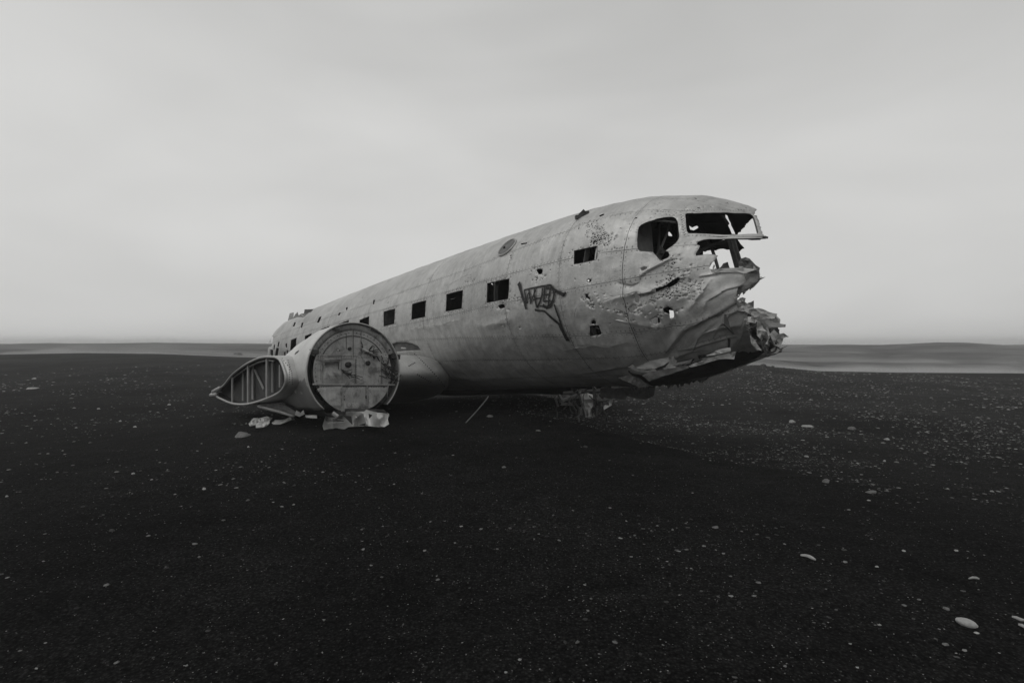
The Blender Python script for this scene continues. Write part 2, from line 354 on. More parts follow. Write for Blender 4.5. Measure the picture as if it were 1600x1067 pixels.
def stone(name, lo, hi, isl=False):
    m, t, b = mat(name); tcn = nd(t, 'ShaderNodeTexCoord'); n = nz(t, tcn.outputs['Object'], 25, 5, .7)
    v = mrange(t, n, .3, .7, lo, hi)
    if isl:
        ge = nd(t, 'ShaderNodeNewGeometry'); r = ge.outputs['Random Per Island']; v = M(t, 'MULTIPLY', v, M(t, 'ADD', .12, M(t, 'MULTIPLY', M(t, 'POWER', r, 2.5), 1.3)))
    t.links.new(grey(t, v), b.inputs['Base Color']); b.inputs['Roughness'].default_value = .8; b.inputs['Specular IOR Level'].default_value = .3
    bump(t, b, n, .01, .7); return m
M_STL = stone('pale_stone', .26, .42); M_STM = stone('grey_stone', .10, .2); M_STD = stone('dark_stone', .03, .06); M_PEB = stone('pebble_mix', .15, .27, True)
# ================================================================ ground
def ss(x): x = min(max(x, 0), 1); return x*x*(3-2*x)
CPX = [-400, 0, 130, 250, 370, 700, 1190, 1210, 1280, 1400, 1600, 2000]; CPY = [17, 16, 13.5, 15, 20, 28, 33, 36, 43, 45.5, 47, 48]
def crest(x):
    py = float(np.interp(x, CPX, CPY)); Yc = float(np.interp(x, [0, 800, 1300], [42, 36, 26])); return Yc, CAMZ-py*Yc/F
def gz(X, Y):
    rho = math.hypot(X, Y); phi = max(-.84, min(.84, math.atan2(X, Y))) if rho > .01 else 0
    Yp = rho*math.cos(phi); xp = CX+F*math.tan(phi); Yc, zc = crest(xp)
    n = mn.noise(Vector((X*.12, Y*.12, 0)))*.05+mn.noise(Vector((X*.5, Y*.5, 4)))*.022+mn.noise(Vector((X*1.7, Y*2.6, 8)))*.010
    if rho < 16: n += (.009*mn.noise(Vector((X*3.2, Y*4.6, 61)))+.006*mn.noise(Vector((X*8, Y*9, 62)))+.014*max(0, mn.noise(Vector((X*1.1+Y*.4, Y*3.2, 63)))))*(1-ss((rho-9)/7))
    if Yp < Yc: z = zc*ss((Yp-9)/(Yc-9))+n*(1-ss((Yp-Yc+8)/8)*.8)
    else:
        e_ = Yp-Yc; z = zc-1.6*ss(e_/18)+n*.2
        zr = CAMZ+(538-float(np.interp(xp, [-400, 0, 130, 240, 400, 800, 1200, 1400, 1600, 2000], [537.5, 537.3, 537, 535.2, 537.2, 538, 538.2, 539.2, 538.6, 539])))*118/F
        z += (zr-zc+1.6)*ss((e_-18)/(118-Yc-18))*(1-ss((Yp-118)/90))
        z += 1.15*ss((e_-12)/18)*(1-ss((Yp-98)/22))*(mn.noise(Vector((X*.030+Y*.012, Y*.075, 12)))+.6*mn.noise(Vector((X*.06, Y*.16, 15))))
        z += ss((Yp-160)/300)*.8*mn.noise(Vector((X*.004, Y*.004, 22)))
    if rho < 40:
        z += .40*math.exp(-((X+1.2)/2.9)**2/2-((Y-8.3)/2.9)**2/2)
        # wind-cut edge of the drift to the right of the wreck
        ax, ay, bx, by = -.9, 9.8, 3.3, 5.6; L_ = math.hypot(bx-ax, by-ay); sdv = ((X-ax)*(by-ay)-(Y-ay)*(bx-ax))/L_*-1
        al = ((X-ax)*(bx-ax)+(Y-ay)*(by-ay))/L_/L_
        z -= .17*ss((sdv+.05)/.45)*ss((al+.25)/.4)*(1-ss((al-.45)/.6))*(1-ss((sdv-2)/6))
        z += .05*math.exp(-(sdv/.3)**2)*ss((al+.1)/.3)*(1-ss((al-.45)/.4))
        z += .10*mn.noise(Vector((X*.35, Y*.35, 31)))*math.exp(-(rho/14)**2)
    return z
def ground_at(x, y, lift=0.):
    lo = 1.2
    for d in np.geomspace(1.5, 400, 400):
        p = px(x, y, d)
        if p.z <= gz(p.x, p.y):
            lo_, hi_ = lo, d
            for _ in range(14):
                m_ = (lo_+hi_)/2; p = px(x, y, m_)
                if p.z > gz(p.x, p.y): lo_ = m_
                else: hi_ = m_
            return Vector((p.x, p.y, gz(p.x, p.y)+lift))
        lo = d
    return px(x, y, 60)
rings = list(np.geomspace(.4, 60, 250))+list(np.geomspace(61, 620, 90)); naz = []
a0 = -.95; azs = list(np.linspace(-.95, .95, 321))+list(np.linspace(.95, 2*pi-.95, 70)[1:-1])
V = [(0, 0, gz(0, 0))]; na = len(azs)
for r_ in rings:
    for a_ in azs: X, Y = r_*math.sin(a_), r_*math.cos(a_); V.append((X, Y, gz(X, Y)))
Fc = [(0, 1+(j+1) % na, 1+j) for j in range(na)]
for i in range(len(rings)-1):
    for j in range(na):
        p, q = 1+i*na+j, 1+i*na+(j+1) % na; Fc.append((p, q, q+na, p+na))
me = bpy.data.meshes.new('ground'); me.from_pydata(V, [], Fc); me.update()
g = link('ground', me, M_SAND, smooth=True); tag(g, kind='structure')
# ================================================================ the aircraft wreck
L0 = asu(-8, S0, 0); L0.z = gz(L0.x, L0.y)
wreck = bpy.data.objects.new('aircraft_wreck', None); COL.objects.link(wreck); wreck.location = L0
tag(wreck, 'wingless twin-engine aeroplane hulk of torn grey aluminium half sunk in black sand', 'aircraft wreck')
# ---- holes traced on the skin
holes = []          # polygons in (A, w)
def dens(p, step=4, closed=True):
    o = []; n = len(p)
    for i in range(n if closed else n-1):
        a_, b_ = p[i], p[(i+1) % n]; k = max(1, int(math.hypot(b_[0]-a_[0], b_[1]-a_[1])/step))
        o += [(a_[0]+(b_[0]-a_[0])*j/k, a_[1]+(b_[1]-a_[1])*j/k) for j in range(k)]
    if not closed: o.append(p[-1])
    return o
def hp(p, far=False, jag=0., step=4, rough=True):
    q = dens(p, step)
    if jag: q = [(x+random.uniform(-jag, jag), y+random.uniform(-jag, jag)) for x, y in q]
    r = cw(q, far)
    if len(r) > 2: holes.append(r)
    return r
WINDOWS = [[(762, 443), (795.5, 435.5), (794, 467), (761, 473)], [(697.5, 460), (723, 453.5), (721.5, 482), (696.5, 486.5)], [(644, 475), (665.5, 469.5), (664, 495), (643, 499.5)],
 [(600, 487), (617.5, 482.5), (616, 506), (599, 510)], [(562, 500), (577, 494.5), (576.5, 514), (561.5, 519)], [(530, 506), (545, 500.5), (544.5, 519), (530, 523)],
 [(501, 515), (514, 510), (513, 528), (501, 531)], [(476.5, 525), (486.5, 521), (485.5, 538), (476, 541)], [(455, 531.5), (463, 528), (462.5, 544), (453.5, 547.5)],
 [(897, 392), (933, 384), (932, 406), (897, 413)]]
WAW = [hp(w, step=6) for w in WINDOWS]
c1 = lambda l: [(x/5+940, y/5+290) for x, y in l]
c2 = lambda l: [(x/5+940, y/5+450) for x, y in l]
SIDEWIN = c1([(285, 350), (292, 325), (310, 308), (350, 287), (440, 262), (540, 246), (562, 247), (580, 258), (592, 280), (600, 310), (605, 400), (600, 420), (580, 445), (500, 510), (522, 518), (530, 545), (520, 565), (462, 590), (430, 555), (400, 520), (345, 516), (300, 512), (284, 500), (277, 470), (278, 420)])
WS = hp(SIDEWIN, step=3)
PANEPX = [(1071, 335), (1074, 333.8), (1120, 333.5), (1165, 333.5), (1172, 334.5), (1177, 338), (1180, 345), (1182, 352), (1185, 363), (1183, 365.3), (1145, 366), (1100, 365.5), (1076, 364.5), (1073, 361)]
PANE = cw(dens(PANEPX, 4))
holes.append(PANE)
def densaw(p, st=.035):
    o = []; n = len(p)
    for i in range(n):
        a_, b_ = p[i], p[(i+1) % n]; k = max(1, int(math.hypot(b_[0]-a_[0], (b_[1]-a_[1])*WK)/st))
        o += [(a_[0]+(b_[0]-a_[0])*j/k, (a_[1]+(b_[1]-a_[1])*j/k)*WK) for j in range(k)]
    return o

def jagl(l, j):
    return [(A+random.uniform(-j, j), w+random.uniform(-j, j)) if A < -2.2 else (A, w) for A, w in l]
PF = cw([(1172, 334.5), (1177, 338), (1180, 345), (1182, 352), (1184, 359)])
NEARPX = [(1192, 367), (1196, 370.5), (1190, 372.5), (1150, 372.5), (1118, 373), (1100, 375), (1090, 378), (1088, 382), (1094, 384), (1093, 389), (1086, 397), (1089, 399), (1096, 399), (1104, 397.5), (1113, 397), (1122, 399.5), (1116, 407), (1109, 414), (1106, 419), (1112, 421), (1140, 420), (1160, 418.5), (1172, 420), (1186, 420), (1184, 432), (1180, 443), (1166, 455), (1152, 462), (1150, 466), (1160, 471), (1166, 483), (1164, 495), (1170, 507), (1171, 520), (1176, 532), (1180, 541), (1188, 548), (1205, 548), (1218, 548.5)]
NEAR = [(-1.9, -1.5), (-2.82, -1.5), (-2.80, 3)]+[(A+.035, w/WK) for A, w in PF]+[(A, w/WK) for A, w in cw(NEARPX) if w > 0]+[(-2.6, 181), (-1.9, 181)]
NB = 3+len(PF)+3
holes.append(jagl(densaw(NEAR), .007))
FD = [(v[0], v[1]) for v in (cast(x, y, True) for x, y in ((1177, 340), (1172, 345), (1165, 353), (1159, 360), (1153, 366), (1151, 370))) if v and v[1] < 0 and v[0] < -2.9]
FD2 = [(v[0], v[1]) for v in (cast(x, y, True) for x, y in ((1148, 424), (1146, 440), (1148, 462), (1160, 474), (1176, 484), (1190, 490), (1204, 494), (1214, 503), (1218, 520), (1216, 540))) if v and v[1] < -70]
FAR = [(-1.9, 1.5), (-2.82, 1.5), (-2.86, -4)]+FD+[(-3.4, -62), (-3.5, -64), (-3.75, -61), (-4.1, -61), (-4.15, -68), (-4.08, -75)]+FD2+[(-2.75, -170), (-2.65, -181), (-1.9, -181)]

holes.append(jagl(densaw(FAR), .012))
tl = [(-18.2, -4.1)]+[(-17.45+.16*mn.noise(Vector((k*.35, 3, 1)))+random.uniform(-.05, .05), -4.1+8.2*k/120) for k in range(121)]+[(-18.2, 4.1)]
holes.append(tl)
hp([(1133, 335), (1137, 337), (1145, 356), (1149, 366), (1144, 366), (1137, 350)], True, .6)
hp([(1077, 352), (1082, 355), (1094, 352), (1090, 357), (1083, 360), (1079, 358)], True, .8)
hp([(1044, 362), (1050, 362), (1050, 369), (1044, 369)], True, .5)
hp([(1046, 485), (1053, 485), (1054, 498), (1047, 498)], True, .5)
hp([(1103, 384), (1138, 372), (1139, 374), (1105, 387)], True, .3)
for x_, y_, r_ in ((769, 443.5, .022), (702.5, 474, .02), (657, 488, .018), (919, 438, .03), (650, 482, .012), (1010, 350, .02)):
    v_ = cast(x_, y_, True)
    if v_: holes.append([(v_[0]+r_*math.cos(k*pi/3), v_[1]*WK+r_*math.sin(k*pi/3)) for k in range(6)])
# tears on the near side
hp([(1000, 419), (1012, 417), (1011, 421), (1003, 424)], jag=.8)
hp([(991, 461), (996, 456), (999, 464), (997, 474), (993, 472)], jag=.7)
hp([(1019, 453), (1030, 449), (1040, 447), (1050, 439), (1060, 433), (1063, 436), (1056, 443), (1046, 449), (1034, 452), (1024, 457)], jag=1.0, step=3)
hp([(981, 482), (988, 477), (994, 480), (996, 482), (990, 485), (987, 489), (983, 486)], jag=1, step=3)
hp([(1017, 500), (1024, 496), (1031, 499), (1031, 504), (1023, 507), (1018, 504)], jag=.6, step=3)
hp([(1037, 481), (1044, 479), (1051, 481), (1054, 486), (1053, 496), (1047, 497), (1045, 490), (1038, 487)], jag=1, step=3)
hp([(1050, 568), (1068, 565.5), (1085, 562), (1083, 567), (1066, 570), (1050, 572)], jag=.5)
hp([(1090, 559), (1104, 556), (1106, 559), (1092, 563)], jag=.5)
hp([(979, 573), (988, 569), (994, 575), (1012, 578), (1040, 575), (1047, 562), (1052, 555), (1058, 565), (1050, 572), (1046, 578), (1020, 583), (994, 580)], jag=.6)
hp([(1137, 528), (1141, 528), (1142, 545), (1138, 544)], jag=.6)
hp([(922, 509), (935, 509), (940, 520), (939, 523), (922, 525)], jag=.3)
hp([(924, 503), (927, 500), (931, 502), (931, 506), (925, 506.5)], jag=.6, step=2)
hp([(838, 422), (844, 419), (848, 423), (846, 428), (842, 429)], jag=.8, step=2)
hp([(914, 461), (918, 459), (921, 464), (923, 468), (916, 465)], jag=.5, step=2)
hp([(936, 337), (944, 334), (944, 336.5), (938, 339)]); hp([(814, 381), (824, 379.5), (823, 381.5), (815, 383)], jag=.3)
hp([(778, 477), (789, 475), (788, 480), (781, 482)], jag=1.2, step=3)
hp([(612, 537.5), (620, 535), (634, 534.5), (645, 537), (653, 541), (657, 547), (640, 548), (612, 550)], step=3)
for x, y, w_, h_, sl_ in [(459.6, 507, 1.2, 3, .8), (471.6, 508.4, 1.2, 4, .5), (498.6, 499.4, 1.6, 4.5, .9), (530, 491, 1.4, 2.2, .6), (542, 482.4, 1.3, 2, .3), (584, 472, 1.2, 3.2, .4), (424, 534, 1.6, 8, .4), (424, 551, 2.2, 5, .1), (433, 550, 2, 6, .5), (435.5, 538, 1.2, 4, .2), (447, 540, 1, 3, 0), (445, 556, 1, 6, 0), (449, 553, 1, 5, 0), (429, 543, .8, 4, .3)]:
    hp([(x-w_+sl_*h_*.5, y-h_), (x+w_+sl_*h_*.5, y-h_), (x+w_-sl_*h_*.5, y+h_), (x-w_-sl_*h_*.5, y+h_)], jag=.5, step=3)
def rhole(x, y, r, n=7):
    v = cast(x, y)
    if not v: return
    A, w = v[0], v[1]*WK; f = random.uniform(.6, 1); ph = random.uniform(0, 3)
    holes.append([(A+r*math.cos(k*2*pi/n+ph), w+r*f*math.sin(k*2*pi/n+ph)*random.uniform(.8, 1.1)) for k in range(n)])
rhole(920.6, 439, .032, 16); rhole(798, 399.5, .017); rhole(798, 403, .012)
def cluster(cx, cy, sx, sy, n, r0, r1, ang=0.):
    for _ in range(n):
        a_, b_ = random.gauss(0, 1)*sx, random.gauss(0, 1)*sy
        rhole(cx+a_*math.cos(ang)-b_*math.sin(ang), cy+a_*math.sin(ang)+b_*math.cos(ang), random.uniform(r0, r1)*random.uniform(.6, 1), 6)
cluster(925, 357, 9, 6, 50, .006, .014, .3); cluster(938, 371, 11, 6, 75, .006, .014, .2); cluster(932, 376, 5, 3, 22, .008, .017)
cluster(843, 424, 5, 4, 22, .005, .011); cluster(838, 437, 5, 3, 16, .005, .010); cluster(733, 437, 4, 3, 16, .005, .009); cluster(784, 479, 5, 3, 16, .005, .01)
cluster(925, 477, 4, 3, 18, .005, .011); cluster(912, 463, 9, 4, 16, .004, .008); cluster(988, 484, 6, 4, 14, .005, .011); cluster(940, 468, 9, 5, 10, .004, .008)
cluster(1050, 443, 16, 8, 90, .005, .013, -.4); cluster(1080, 452, 10, 8, 60, .005, .012, -.5); cluster(1035, 462, 14, 4, 35, .005, .012, -.3); cluster(1052, 410, 10, 6, 24, .005, .011)
cluster(1085, 325, 10, 3, 16, .006, .012); cluster(1032, 316, 4, 3, 5, .006, .014); cluster(1030, 333, 3, 3, 4, .008, .015); cluster(1040, 490, 12, 8, 14, .005, .01)
cluster(975, 492, 14, 8, 10, .005, .011); cluster(1052, 337, 5, 3, 7, .006, .012); cluster(811, 466, 4, 3, 10, .004, .009)
for x, y, r_ in [(950, 483, .012), (969.5, 489, .015), (890, 395, .010), (880, 384, .008), (994, 341, .013), (771, 403, .009), (751, 418, .008), (732, 388, .006), (671, 436, .010), (606, 474, .009), (566, 466, .012), (1066, 482, .012), (1130, 455, .01), (1087, 310.5, .016), (1092, 325.5, .02), (1137, 318, .01), (1166, 325, .014), (812, 512, .012), (785, 508, .01)]: rhole(x, y, r_)
for _ in range(60):
    x = random.uniform(480, 1040); rhole(x, random.uniform(.0, 1)*200+(560-(x-480)*.42)-110, random.uniform(.003, .007), 5)
# screw holes round every window
def ring_screws(poly, off, sp, r_):
    cx_ = sum(p[0] for p in poly)/len(poly); cy_ = sum(p[1] for p in poly)/len(poly); q = densaw([(a_, b_/WK) for a_, b_ in poly], sp)
    for A, w in q:
        d = math.hypot(A-cx_, w-cy_); A2, w2 = A+(A-cx_)/d*off, w+(w-cy_)/d*off
        holes.append([(A2+r_*math.cos(k*2*pi/5), w2+r_*math.sin(k*2*pi/5)) for k in range(5)])
def corners(wpx): return cw(wpx)
for i, w in enumerate(WINDOWS):
    if i in (0, 1, 2, 3, 9): ring_screws(corners(w), .032, .085, .0075)
for k in range(26): rhole(1066+k*4.2, 329.3+.02*k-.004*k*k*.2, .0075, 5)
for k in range(9): rhole(1064.5+k*.6, 336+k*3.9, .009, 5); rhole(1067.5+k*.5, 338+k*3.9, .007, 5)
for k in range(14): rhole(1076+k*6.5, 368.3+.05*k, .006, 5)
# ---- triangulate the unrolled skin with every hole cut through it
AS = []; A = -17.6
while A < -2.3: AS.append(A); A += .085 if A < -8.6 else (.05 if A < -5.2 else .034)
pts = []
NW = 176; WMAX = 180*WK
for i, A in enumerate(AS):
    for j in range(NW+1):
        w = -WMAX+2*WMAX*j/NW
        jit = 0 if j in (0, NW) else .3*2*WMAX/NW*((i % 2)-.5)
        if A > -5.2 and w < 0 and (i % 2): continue
        pts.append((A, w+jit))
pts = [p for p in pts]
edges = []
for q, b_, st_, wd_, *_r in CR:
    n0 = len(pts); pts += q; edges += [(n0+i, n0+i+1) for i in range(len(q)-1)]
    for i in range(len(q)-1):
        dx_, dy_ = q[i+1][0]-q[i][0], q[i+1][1]-q[i][1]; l_ = math.hypot(dx_, dy_)
        for k in range(max(1, int(l_/.02))):
            t_ = k*.02/l_
            for o_ in (-.035, -.015, .012, .026, .045): pts.append((q[i][0]+dx_*t_-dy_/l_*o_, q[i][1]+dy_*t_+dx_/l_*o_))
for h in holes:
    n0 = len(pts); h = [(A, max(-WMAX, min(WMAX, w))) for A, w in h]; pts += h; k = len(h); edges += [(n0+i, n0+(i+1) % k) for i in range(k)]
vo, eo, fo, *_ = delaunay_2d_cdt([Vector(p) for p in pts], edges, [], 0, 1e-5, False)
VO = np.array([(v.x, v.y) for v in vo]); FO = np.array([f for f in fo if len(f) == 3]); CE = VO[FO].mean(axis=1)
dead = np.zeros(len(FO), bool)
for h in holes:
    H = np.array(h); idx = np.where((CE[:, 0] > H[:, 0].min()) & (CE[:, 0] < H[:, 0].max()) & (CE[:, 1] > H[:, 1].min()) & (CE[:, 1] < H[:, 1].max()) & ~dead)[0]
    if not len(idx): continue
    P_ = CE[idx]; ins = np.zeros(len(idx), bool); n = len(H)
    for i in range(n):
        x1, y1 = H[i]; x2, y2 = H[(i+1) % n]
        if y1 == y2: continue
        c_ = ((y1 > P_[:, 1]) != (y2 > P_[:, 1])) & (P_[:, 0] < (x2-x1)*(P_[:, 1]-y1)/(y2-y1)+x1); ins ^= c_
    dead[idx[ins]] = True
FO = FO[~dead]; used = np.unique(FO); remap = -np.ones(len(VO), int); remap[used] = np.arange(len(used)); FO = remap[FO]; VO = VO[used]
V3 = [tuple(surf(A, w)) for A, w in VO]
print('skin', len(V3), len(FO))
me = bpy.data.meshes.new('fuselage_skin'); me.from_pydata(V3, [], FO.tolist()); me.update()
ul = me.uv_layers.new(name='skin')
UPA, UPT = [-17, -10.8, -7, -4.85, -3.9, -3.], [66, 64.5, 60.2, 53.1, 41.8, 34]; LOA, LOT = [-17, -8.5, -7.3, -6.3, -4.3, -3.8, -2.5], [102, 105, 108.8, 112.5, 121.1, 123.8, 126]
def qof(A, w):
    th = abs(w)/WK; return float(np.interp(th, [0, np.interp(A, UPA, UPT), 74.5, 92.3, np.interp(A, LOA, LOT), 180], [0, 60, 75, 92.5, 110, 180]))
Q = np.array([(A, qof(A, w)) for A, w in VO]); li = np.zeros(len(me.loops), int); me.loops.foreach_get('vertex_index', li); ul.data.foreach_set('uv', Q[li].astype(np.float32).ravel())
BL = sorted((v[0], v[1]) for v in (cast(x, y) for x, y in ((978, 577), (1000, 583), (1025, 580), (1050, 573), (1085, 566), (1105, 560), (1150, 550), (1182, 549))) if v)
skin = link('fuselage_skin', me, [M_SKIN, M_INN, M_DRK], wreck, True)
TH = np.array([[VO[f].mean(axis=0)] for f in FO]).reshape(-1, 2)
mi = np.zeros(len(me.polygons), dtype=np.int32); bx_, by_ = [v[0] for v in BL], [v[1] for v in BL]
mi[(TH[:, 0] > bx_[0]) & (TH[:, 1]/WK > np.interp(TH[:, 0], bx_, by_)+1.0)] = 2; me.polygons.foreach_set('material_index', mi)  # belly skin below the tear coloured dark to suggest a shaded hollow
# faces must look outward
me.calc_loop_triangles(); c0 = me.polygons[1000]; cen = c0.center+L0; dl = np.array(cen)-C0; ax_ = C0+(dl@av)*av+S0*sv+U0*uv
if (Vector(np.array(cen)-ax_)).dot(c0.normal) < 0: me.flip_normals()
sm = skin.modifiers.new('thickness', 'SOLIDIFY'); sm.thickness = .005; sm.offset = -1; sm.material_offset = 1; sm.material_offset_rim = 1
# ---- graffiti
def ribbon(pl, wd, off=.012):
    q = dens(pl, 2.5, False); P3 = []; 
    for x, y in q:
        p = SP(x, y, off)
        if p: P3.append(p)
    if len(P3) < 2: return [], [], []
    V_, F_, U_ = [], [], []; acc = 0
    k = len(P3)
    for i, p in enumerate(P3):
        d = (P3[min(i+1, k-1)]-P3[max(i-1, 0)]).normalized(); rel = np.array(p)-C0; A_ = rel@av; nrm = Vector(rel-(A_*av+S0*sv+U0*uv)).normalized()
        x_ = d.cross(nrm).normalized(); t_ = i/(k-1); w_ = wd[0]*(1-t_)+wd[1]*t_
        for m_ in (-1, -.5, 0, .5, 1): V_.append(p+x_*w_*m_); U_.append((i*.03, m_))
        if i: b_ = (i-1)*5; F_ += [(b_+j, b_+j+1, b_+j+6, b_+j+5) for j in range(4)]
    return V_, F_, U_
def strokes(name, lst, m, parent, off=.012):
    vv, ff, uu = [], [], []
    for k, (pl, wd) in enumerate(lst):
        V_, F_, U_ = ribbon(pl, wd, off+.0008*(k % 9)); n = len(vv); vv += V_; uu += U_; ff += [tuple(i+n for i in f) for f in F_]
    me = bpy.data.meshes.new(name); me.from_pydata([tuple(v) for v in vv], [], ff); l_ = me.uv_layers.new(name='stroke')
    for lp in me.loops: l_.data[lp.index].uv = uu[lp.vertex_index]
    return link(name, me, m, parent, True)
c3 = lambda l: [(x/5+680, y/5+290) for x, y in l]
c4 = lambda l: [(x/4.64+640, y/4.64+450) for x, y in l]
TAGX = [(c3([(668, 850), (700, 842), (735, 838)]), (.012, .010)), (c3([(760, 800), (768, 860), (778, 905)]), (.014, .012)), (c3([(815, 800), (818, 840), (812, 880)]), (.012, .010)), (c3([(880, 945), (905, 925), (925, 880)]), (.018, .012)), (c3([(845, 940), (870, 955), (900, 948)]), (.02, .014))]
TAG = TAGX[3:]+[(l_, (w_[0]*.88, w_[1]*.88)) for l_, w_ in [(c3([(655, 765), (662, 800), (680, 850), (700, 910), (716, 965)]), (.036, .022)), (c3([(652, 760), (664, 788)]), (.040, .034)),
 (c3([(698, 812), (708, 860), (718, 925)]), (.018, .02)), (c3([(716, 915), (730, 850), (742, 830)]), (.016, .016)), (c3([(738, 815), (746, 870), (752, 925)]), (.02, .02)),
 (c3([(750, 918), (768, 870), (790, 815)]), (.016, .016)), (c3([(786, 800), (778, 850), (790, 910), (800, 955)]), (.022, .022)), (c3([(700, 815), (745, 805), (820, 790), (905, 778)]), (.014, .02)),
 (c3([(800, 955), (822, 905), (838, 850), (842, 800)]), (.02, .018)), (c3([(770, 895), (800, 880), (832, 880)]), (.014, .014)), (c3([(860, 790), (858, 850), (850, 905)]), (.018, .022)),
 (c3([(856, 855), (900, 848)]), (.014, .016)), (c3([(905, 778), (925, 800), (932, 850), (922, 905), (900, 945), (862, 950), (848, 925)]), (.022, .02)), (c3([(870, 800), (912, 806)]), (.026, .02)), (c3([(850, 905), (905, 898)]), (.016, .016)),
 (c3([(915, 790), (935, 815), (970, 835), (1012, 855)]), (.02, .034)), (c3([(1002, 862), (1026, 832)]), (.024, .02)), (c3([(905, 800), (890, 870), (885, 940)]), (.018, .014)),
 (c4([(912, 158), (945, 164), (978, 166)]), (.022, .016)), (c4([(978, 166), (1030, 215), (1085, 262), (1112, 310), (1150, 378)]), (.018, .034)), (c4([(1054, 118), (1078, 195), (1100, 265), (1130, 335), (1155, 378)]), (.018, .026)),
 (c3([(820, 940), (880, 945)]), (.014, .014))]]
strokes('graffiti_tag', TAG, M_SPRAY, skin)['label'] = 'black spray-painted tag on the forward fuselage side'
def letters(txt, x0, y0, h, dx, slope=-.2):
    G_ = {'G': [[(1, .1), (.3, 0), (0, .5), (.3, 1), (1, .9), (1, .5), (.6, .5)]], 'I': [[(.5, 0), (.5, 1)]], 'A': [[(0, 1), (.5, 0), (1, 1)], [(.2, .6), (.8, .6)]], 'K': [[(0, 0), (0, 1)], [(1, 0), (0, .55), (1, 1)]],
      'T': [[(0, 0), (1, 0)], [(.5, 0), (.5, 1)]], 'P': [[(0, 1), (0, 0), (.9, .1), (.9, .4), (0, .5)]], 'R': [[(0, 1), (0, 0), (.9, .1), (.9, .4), (0, .5), (1, 1)]], 'E': [[(1, 0), (0, 0), (0, 1), (1, 1)], [(0, .5), (.7, .5)]],
      '1': [[(.4, 0), (.4, 1)]], '0': [[(.5, 0), (0, .5), (.5, 1), (1, .5), (.5, 0)]], 'H': [[(0, 0), (0, 1)], [(1, 0), (1, 1)], [(0, .5), (1, .5)]], 'O': [[(.5, 0), (0, .5), (.5, 1), (1, .5), (.5, 0)]], 'N': [[(0, 1), (0, 0), (1, 1), (1, 0)]], 'J': [[(1, 0), (1, .9), (.4, 1), (0, .8)]],
      'V': [[(0, 0), (.5, 1), (1, 0)]], 'M': [[(0, 1), (0, 0), (.5, .6), (1, 0), (1, 1)]], '!': [[(.5, 0), (.4, 1)]], '~': [[(0, .5), (.2, .1), (.4, .8), (.6, .2), (.8, .9), (1, .4)]]}
    o = []
    for i, ch in enumerate(txt):
        for st in G_.get(ch, []): o.append(([(x0+i*dx+p[0]*dx*.72+random.uniform(-.2, .2), y0+i*dx*slope+p[1]*h+p[0]*dx*.72*slope) for p in st], (.0055, .0045)))
    return o
CH = letters('G!!AK', 938, 419, 7, 5.6, -.12)+letters('I!I T', 950, 428, 7, 6, -.1)+letters('PRE 10', 946, 400, 4, 4.2, -.2)+letters('THO~', 938, 440, 4, 4, -.1)+letters('TIT', 954, 472, 4, 4.5, 0)
CH += [(c3(l), (.007, .005)) for l in ([(975, 962), (1000, 1003)], [(990, 918), (1012, 962), (1000, 975)], [(1008, 935), (1045, 900)], [(1020, 905), (1048, 945)], [(1030, 915), (1040, 950)], [(1145, 905), (1140, 945)], [(1165, 690), (1180, 698)], [(1232, 655), (1250, 650)], [(1005, 622), (1010, 626)], [(1037, 616), (1044, 620)])]
CH += letters('~~~M~', 1090, 470, 4, 4.6, .0)+letters('~V~', 1096, 474, 4, 4.4, -.1)+letters('M~~~~', 1083, 484, 3, 4.6, 0)+letters('~EN', 1090, 489, 3, 4, 0)
CH += letters('~~M~', 736, 507, 6, 4.5, -.1)+letters('VV', 697, 500, 5, 3.4)+letters('~A~', 805, 519, 7, 4)+[([(727, 415), (719, 440)], (.02, .006)), ([(712, 425), (703, 447)], (.016, .005)), ([(740, 412), (733, 428)], (.012, .004)), ([(858, 370), (850, 384)], (.014, .006)), ([(1085, 434), (1082, 455)], (.004, .003))]
for _ in range(34):
    x = random.choice([random.uniform(640, 1000), random.uniform(940, 1130)]); yy = random.uniform(440, 560); L_ = random.uniform(3, 14); an = random.uniform(-1.2, .6); CH.append(([(x, yy), (x+L_*math.cos(an), yy+L_*math.sin(an))], (.003, .002)))
strokes('scratched_writing', CH, M_CHALK, skin, .011)['label'] = 'small pale scratched names and letters on the grey skin'
# ---- window rims
for i, wq in enumerate(WAW):
    mb = MB(); k = len(wq)
    V_ = []; 
    for A, w in wq:
        V_.append(surf(A, w, .004)); 
    cx_, cy_ = sum(p[0] for p in wq)/k, sum(p[1] for p in wq)/k
    ins_ = [surf(cx_+(A-cx_)*.985, cy_+(w-cy_)*.98, -.014) for A, w in wq]; outs_ = [surf(A, w, -.035) for A, w in wq]
    mb.add(V_+ins_, [(j, (j+1) % k, k+(j+1) % k, k+j) for j in range(k)])
    mb.build('window_frame', M_INN, wreck)
